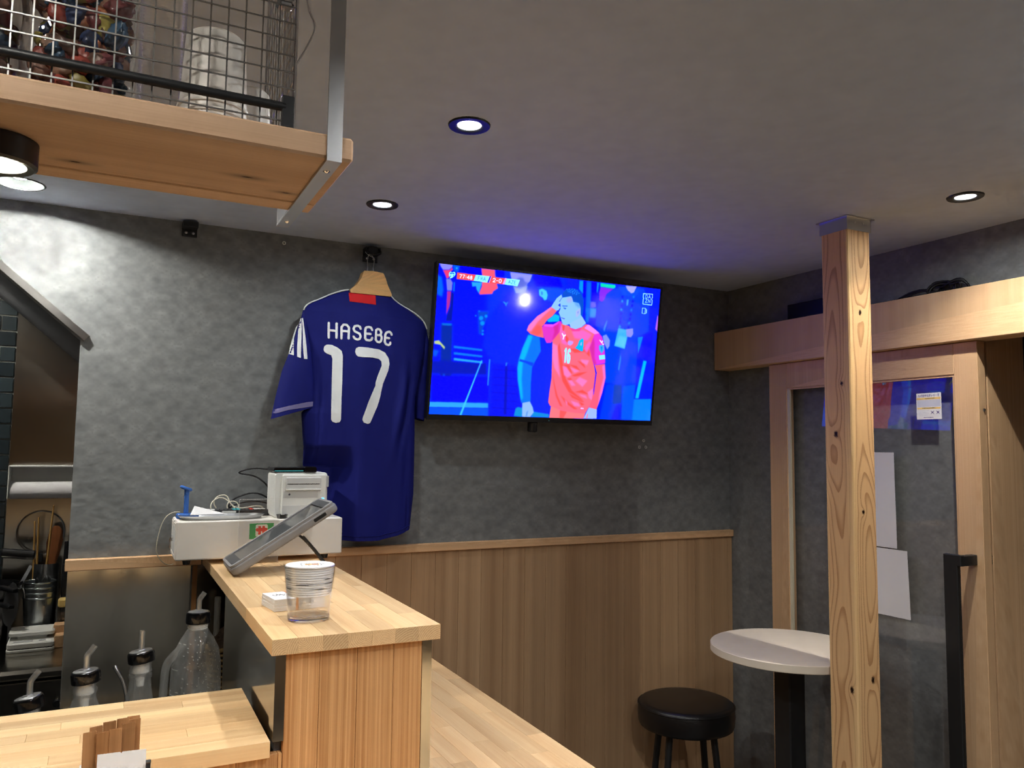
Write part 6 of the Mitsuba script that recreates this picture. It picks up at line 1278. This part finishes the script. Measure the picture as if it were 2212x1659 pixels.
for i, (x, y, zt, w, a) in enumerate(SLV):
    # a flat paper tube: slightly open at the top
    d = 0.0042
    poly = Polygon([(0, 0), (w, 0), (w + 0.0006, d * 0.6), (w, d), (0, d * 0.8)]).difference(Polygon([(0.0005, 0.0005), (w - 0.0004, 0.0005), (w - 0.0001, d * 0.6), (w - 0.0005, d - 0.0005), (0.0005, d * 0.8 - 0.0005)]))
    m = move(prism_xy(poly, 1.0045, zt), (x, y, 0), rz=a)
    solo('chopstick_sleeve', m, 'kraft_paper', ['leftmost kraft chopstick sleeve of the front row, tall and narrow', 'second kraft chopstick sleeve from the left in the front row', 'third kraft chopstick sleeve from the left in the front row', 'fourth kraft chopstick sleeve from the left, standing slightly further back', 'rightmost kraft chopstick sleeve with a torn corner in the holder', 'leftmost kraft chopstick sleeve of the back row', 'second kraft chopstick sleeve from the left in the back row', 'third kraft chopstick sleeve from the left in the back row', 'rightmost kraft chopstick sleeve of the back row'][i], 'chopsticks', 'kraft chopstick sleeves in the holder', uv=const_uv(m, rng.random(), rng.random()))

# ------------------------------------------------------------------ the kitchen recess
KZ = 0.8803
k = thing('kitchen_scale', 'white kitchen scale with a raised platform on the steel kitchen counter', 'scale')
def kr(m): return move(m, (-0.2985, 3.330, KZ), rz=0.02)
part(k, 'foot_plate', kr(rbox(0, 0.148, 0, 0.165, 0, 0.010, 0.012, axis='z')), 'white_plastic', smooth=40)
part(k, 'body', kr(rbox(0.001, 0.147, 0.001, 0.164, 0.0125, 0.032, 0.012, axis='z')), 'white_plastic', smooth=40)
part(k, 'gap', kr(rbox(0.004, 0.144, 0.004, 0.161, 0.010, 0.0125, 0.010, axis='z')), 'dark_grey')
part(k, 'display', kr(box(0.020, 0.080, 0.018, 0.040, 0.0318, 0.0326)), 'grey_plastic', label='grey display')
part(k, 'button', kr(rbox(0.098, 0.120, 0.020, 0.038, 0.0318, 0.0335, 0.007, axis='z')), 'grey_plastic', label='grey button')
part(k, 'stem', kr(box(0.03, 0.12, 0.07, 0.15, 0.032, 0.046)), 'light_grey')
part(k, 'platform', kr(rbox(0.002, 0.146, 0.048, 0.164, 0.046, 0.060, 0.012, axis='z')), 'white_plastic', smooth=40)
for i in range(4):
    z0 = KZ + i * 0.019
    k = thing('zinc_pail', ['zinc pail at the bottom of the nested stack on the kitchen counter', 'second zinc pail from the bottom of the nested stack on the kitchen counter', 'second zinc pail from the top of the nested stack on the kitchen counter', 'zinc pail on top of the nested stack beside the steel-handled ladle'][i], 'pail')
    part(k, 'pail', lathe([(0, z0), (0.040, z0), (0.041, z0 + 0.004), (0.0535, z0 + 0.150), (0.0555, z0 + 0.152), (0.0560, z0 + 0.1545), (0.0545, z0 + 0.1565), (0.0525, z0 + 0.155), (0.0395, z0 + 0.006), (0, z0 + 0.004)], 56, (-0.2205, 3.560, 0)), 'zinc', smooth=35)
k = thing('steel_ladle', 'bright flat steel ladle handle hooked over the left rim of the zinc pails', 'ladle')
part(k, 'handle', move(rbox(-0.006, 0.006, -0.0012, 0.0012, 0, 0.088, 0.004, axis='y'), (-0.2835, 3.492, 1.082), ry=0.42), 'chrome', smooth=40)
part(k, 'hook', tube(spline([(-0.2835, 3.492, 1.084), (-0.283, 3.497, 1.078), (-0.277, 3.512, 1.080), (-0.268, 3.528, 1.06), (-0.258, 3.545, 0.99)], 24), 0.003, 8), 'chrome', smooth=True)
k = thing('utensil_can', 'steel can of wooden utensils behind the zinc pails', 'can')
part(k, 'can', lathe([(0, KZ), (0.045, KZ), (0.047, KZ + 0.27), (0.0455, KZ + 0.27), (0.0440, KZ + 0.004), (0, KZ + 0.004)], 40, (-0.207, 3.642, 0)), 'steel', smooth=35)
def util(name, label, cat_, m, mm): solo(name, m, mm, label, cat_, smooth=40)
sp_ = Polygon([(-0.008, 0), (0.008, 0), (0.012, 0.10), (0.026, 0.16), (0.032, 0.21), (0.026, 0.250), (0.012, 0.268), (-0.004, 0.268), (-0.018, 0.245), (-0.024, 0.20), (-0.018, 0.15), (-0.010, 0.10)]).buffer(-0.004).buffer(0.004)
util('wooden_spatula', 'broad brown wooden spatula standing behind the zinc pails', 'spatula', move(prism_xz(sp_, -0.003, 0.003), (-0.200, 3.650, 1.025), ry=0.06), 'spatula_wood')
for (x0, z0, x1, z1, t) in ((-0.214, 1.00, -0.192, 1.375, 'longest bamboo chopstick leaning over the wooden spatula'), (-0.245, 1.00, -0.2530, 1.315, 'bamboo chopstick farthest left behind the zinc pails'), (-0.236, 1.00, -0.2405, 1.330, 'middle bamboo chopstick behind the zinc pails')):
    util('cooking_chopstick', t, 'chopsticks', tube(np.linspace((x0, 3.630, z0), (x1, 3.615, z1), 8), np.linspace(0.0055, 0.003, 8), 10), 'bamboo')
k = thing('pot_lid', 'round glass pot lid leaning against the steel wall sheet', 'lid')
lid = lathe([(0.0, 0.028), (0.035, 0.024), (0.065, 0.012), (0.082, 0.0)], 56); rim_ = lathe([(0.0805, -0.002), (0.0845, -0.002), (0.0855, 0.001), (0.083, 0.003), (0.0805, 0.002)], 56)
part(k, 'glass', move(lid, (-0.238, 3.722, 1.262), rx=1.47), 'lid_glass', smooth=True)
part(k, 'rim', move(rim_, (-0.238, 3.722, 1.262), rx=1.47), 'chrome', smooth=35, label='steel rim')
part(k, 'edge_foot', box(-0.248, -0.228, 3.712, 3.735, KZ, 1.185), 'black_metal')
def pan(x, y, z, r, h, rot, label):
    k = thing('frying_pan', label, 'pan')
    part(k, 'bowl', move(lathe([(0, 0), (r * 0.8, 0), (r, h), (r - 0.003, h), (r * 0.79, 0.004), (0, 0.004)], 44), (x, y, z), rx=rot), 'black_gloss', smooth=35)
    part(k, 'handle', move(rbox(-0.011, 0.011, -r - 0.11, -r + 0.004, h - 0.012, h + 0.004, 0.006, axis='y'), (x, y, z), rz=0.5), 'black_plastic', smooth=40)
pan(-0.385, 3.58, KZ + 0.16, 0.10, 0.05, 0.0, 'upper black frying pan in the dark corner left of the utensils')
pan(-0.395, 3.59, KZ + 0.0005, 0.098, 0.15, 0.0, 'tall black pot under the frying pan in the dark corner')
solo('black_grip', rbox(-0.330, -0.232, 3.50, 3.53, 1.188, 1.228, 0.016, axis='x') if False else move(rbox(-0.055, 0.055, -0.013, 0.013, -0.018, 0.018, 0.014, axis='x'), (-0.292, 3.50, 1.205), ry=0.12), 'black_plastic', 'thick black pan grip pointing at the utensils', 'grip', smooth=40)
k = thing('black_ladle', 'dark grey spoon rest standing upright left of the zinc pails', 'spoon')
lp = Polygon([(0.024 * math.cos(t) * (1 - 0.1 * math.sin(t)), 0.078 * math.sin(t)) for t in np.linspace(0, 2 * math.pi, 40, endpoint=False)])
part(k, 'bowl', move(prism_xz(lp, -0.005, 0.005), (-0.302, 3.455, 1.030), ry=0.05), 'dark_grey', smooth=40)
part(k, 'stem', box(-0.307, -0.297, 3.450, 3.460, KZ, 0.96), 'dark_grey')
k = thing('clear_cup', 'clear plastic cup at the left edge beside the scale', 'cup')
part(k, 'wall', lathe([(0.026, KZ), (0.033, KZ + 0.11)], 40, (-0.352, 3.42, 0)), 'thin_film', smooth=True)
part(k, 'base', lathe([(0, KZ + 0.0005), (0.026, KZ + 0.0005)], 40, (-0.352, 3.42, 0)), 'thin_film')
k = thing('towel_holder', 'white paper towel holder on the steel wall sheet', 'towel holder')
part(k, 'back_plate', box(-0.350, -0.100, 3.725, 3.743, 1.405, 1.528, 0.002), 'light_grey')
part(k, 'end_plate', box(-0.3535, -0.349, 3.635, 3.743, 1.400, 1.530, 0.003), 'white_plastic')
part(k, 'end_plate', box(-0.101, -0.0965, 3.635, 3.743, 1.400, 1.530, 0.003), 'white_plastic')
part(k, 'top', box(-0.350, -0.100, 3.640, 3.743, 1.524, 1.529, 0.001), 'white_plastic')
part(k, 'roll', move(lathe([(0.012, -0.122), (0.034, -0.122), (0.034, 0.122), (0.012, 0.122)], 44), (-0.225, 3.680, 1.432), ry=math.pi / 2), 'white_paper', smooth=35, label='white paper roll')
k = thing('knife_block', 'black knife case with dark handles beside the utensils', 'knife case')
part(k, 'case', box(-0.150, -0.098, 3.585, 3.635, KZ, 1.150, 0.004), 'black_plastic')
for (x, z1, t) in ((-0.142, 1.235, 0.02), (-0.122, 1.225, 0.10), (-0.106, 1.19, 0.04)):
    part(k, 'knife_handle', move(rbox(-0.008, 0.008, -0.007, 0.007, 0, z1 - 1.10, 0.005, axis='z'), (x, 3.61, 1.10), ry=t), 'black_plastic', smooth=40, label='dark knife handle')
solo('wooden_box', box(-0.160, -0.100, 3.42, 3.475, KZ, KZ + 0.070, 0.002), 'trim_wood', 'taller small wooden box right of the kitchen scale', 'box')
solo('wooden_box', box(-0.153, -0.100, 3.360, 3.415, KZ, KZ + 0.043, 0.002), 'trim_wood', 'lower small wooden box in front of the taller one', 'box')
k = thing('clear_box', 'clear plastic box with a yellow content right of the zinc pails', 'box')
part(k, 'shell', rbox(-0.160, -0.104, 3.490, 3.545, KZ + 0.0005, KZ + 0.155, 0.010, axis='z'), 'lid_glass', smooth=40)
part(k, 'content', box(-0.154, -0.110, 3.496, 3.539, KZ + 0.118, KZ + 0.150, 0.006), 'yellow_print', label='yellow content')
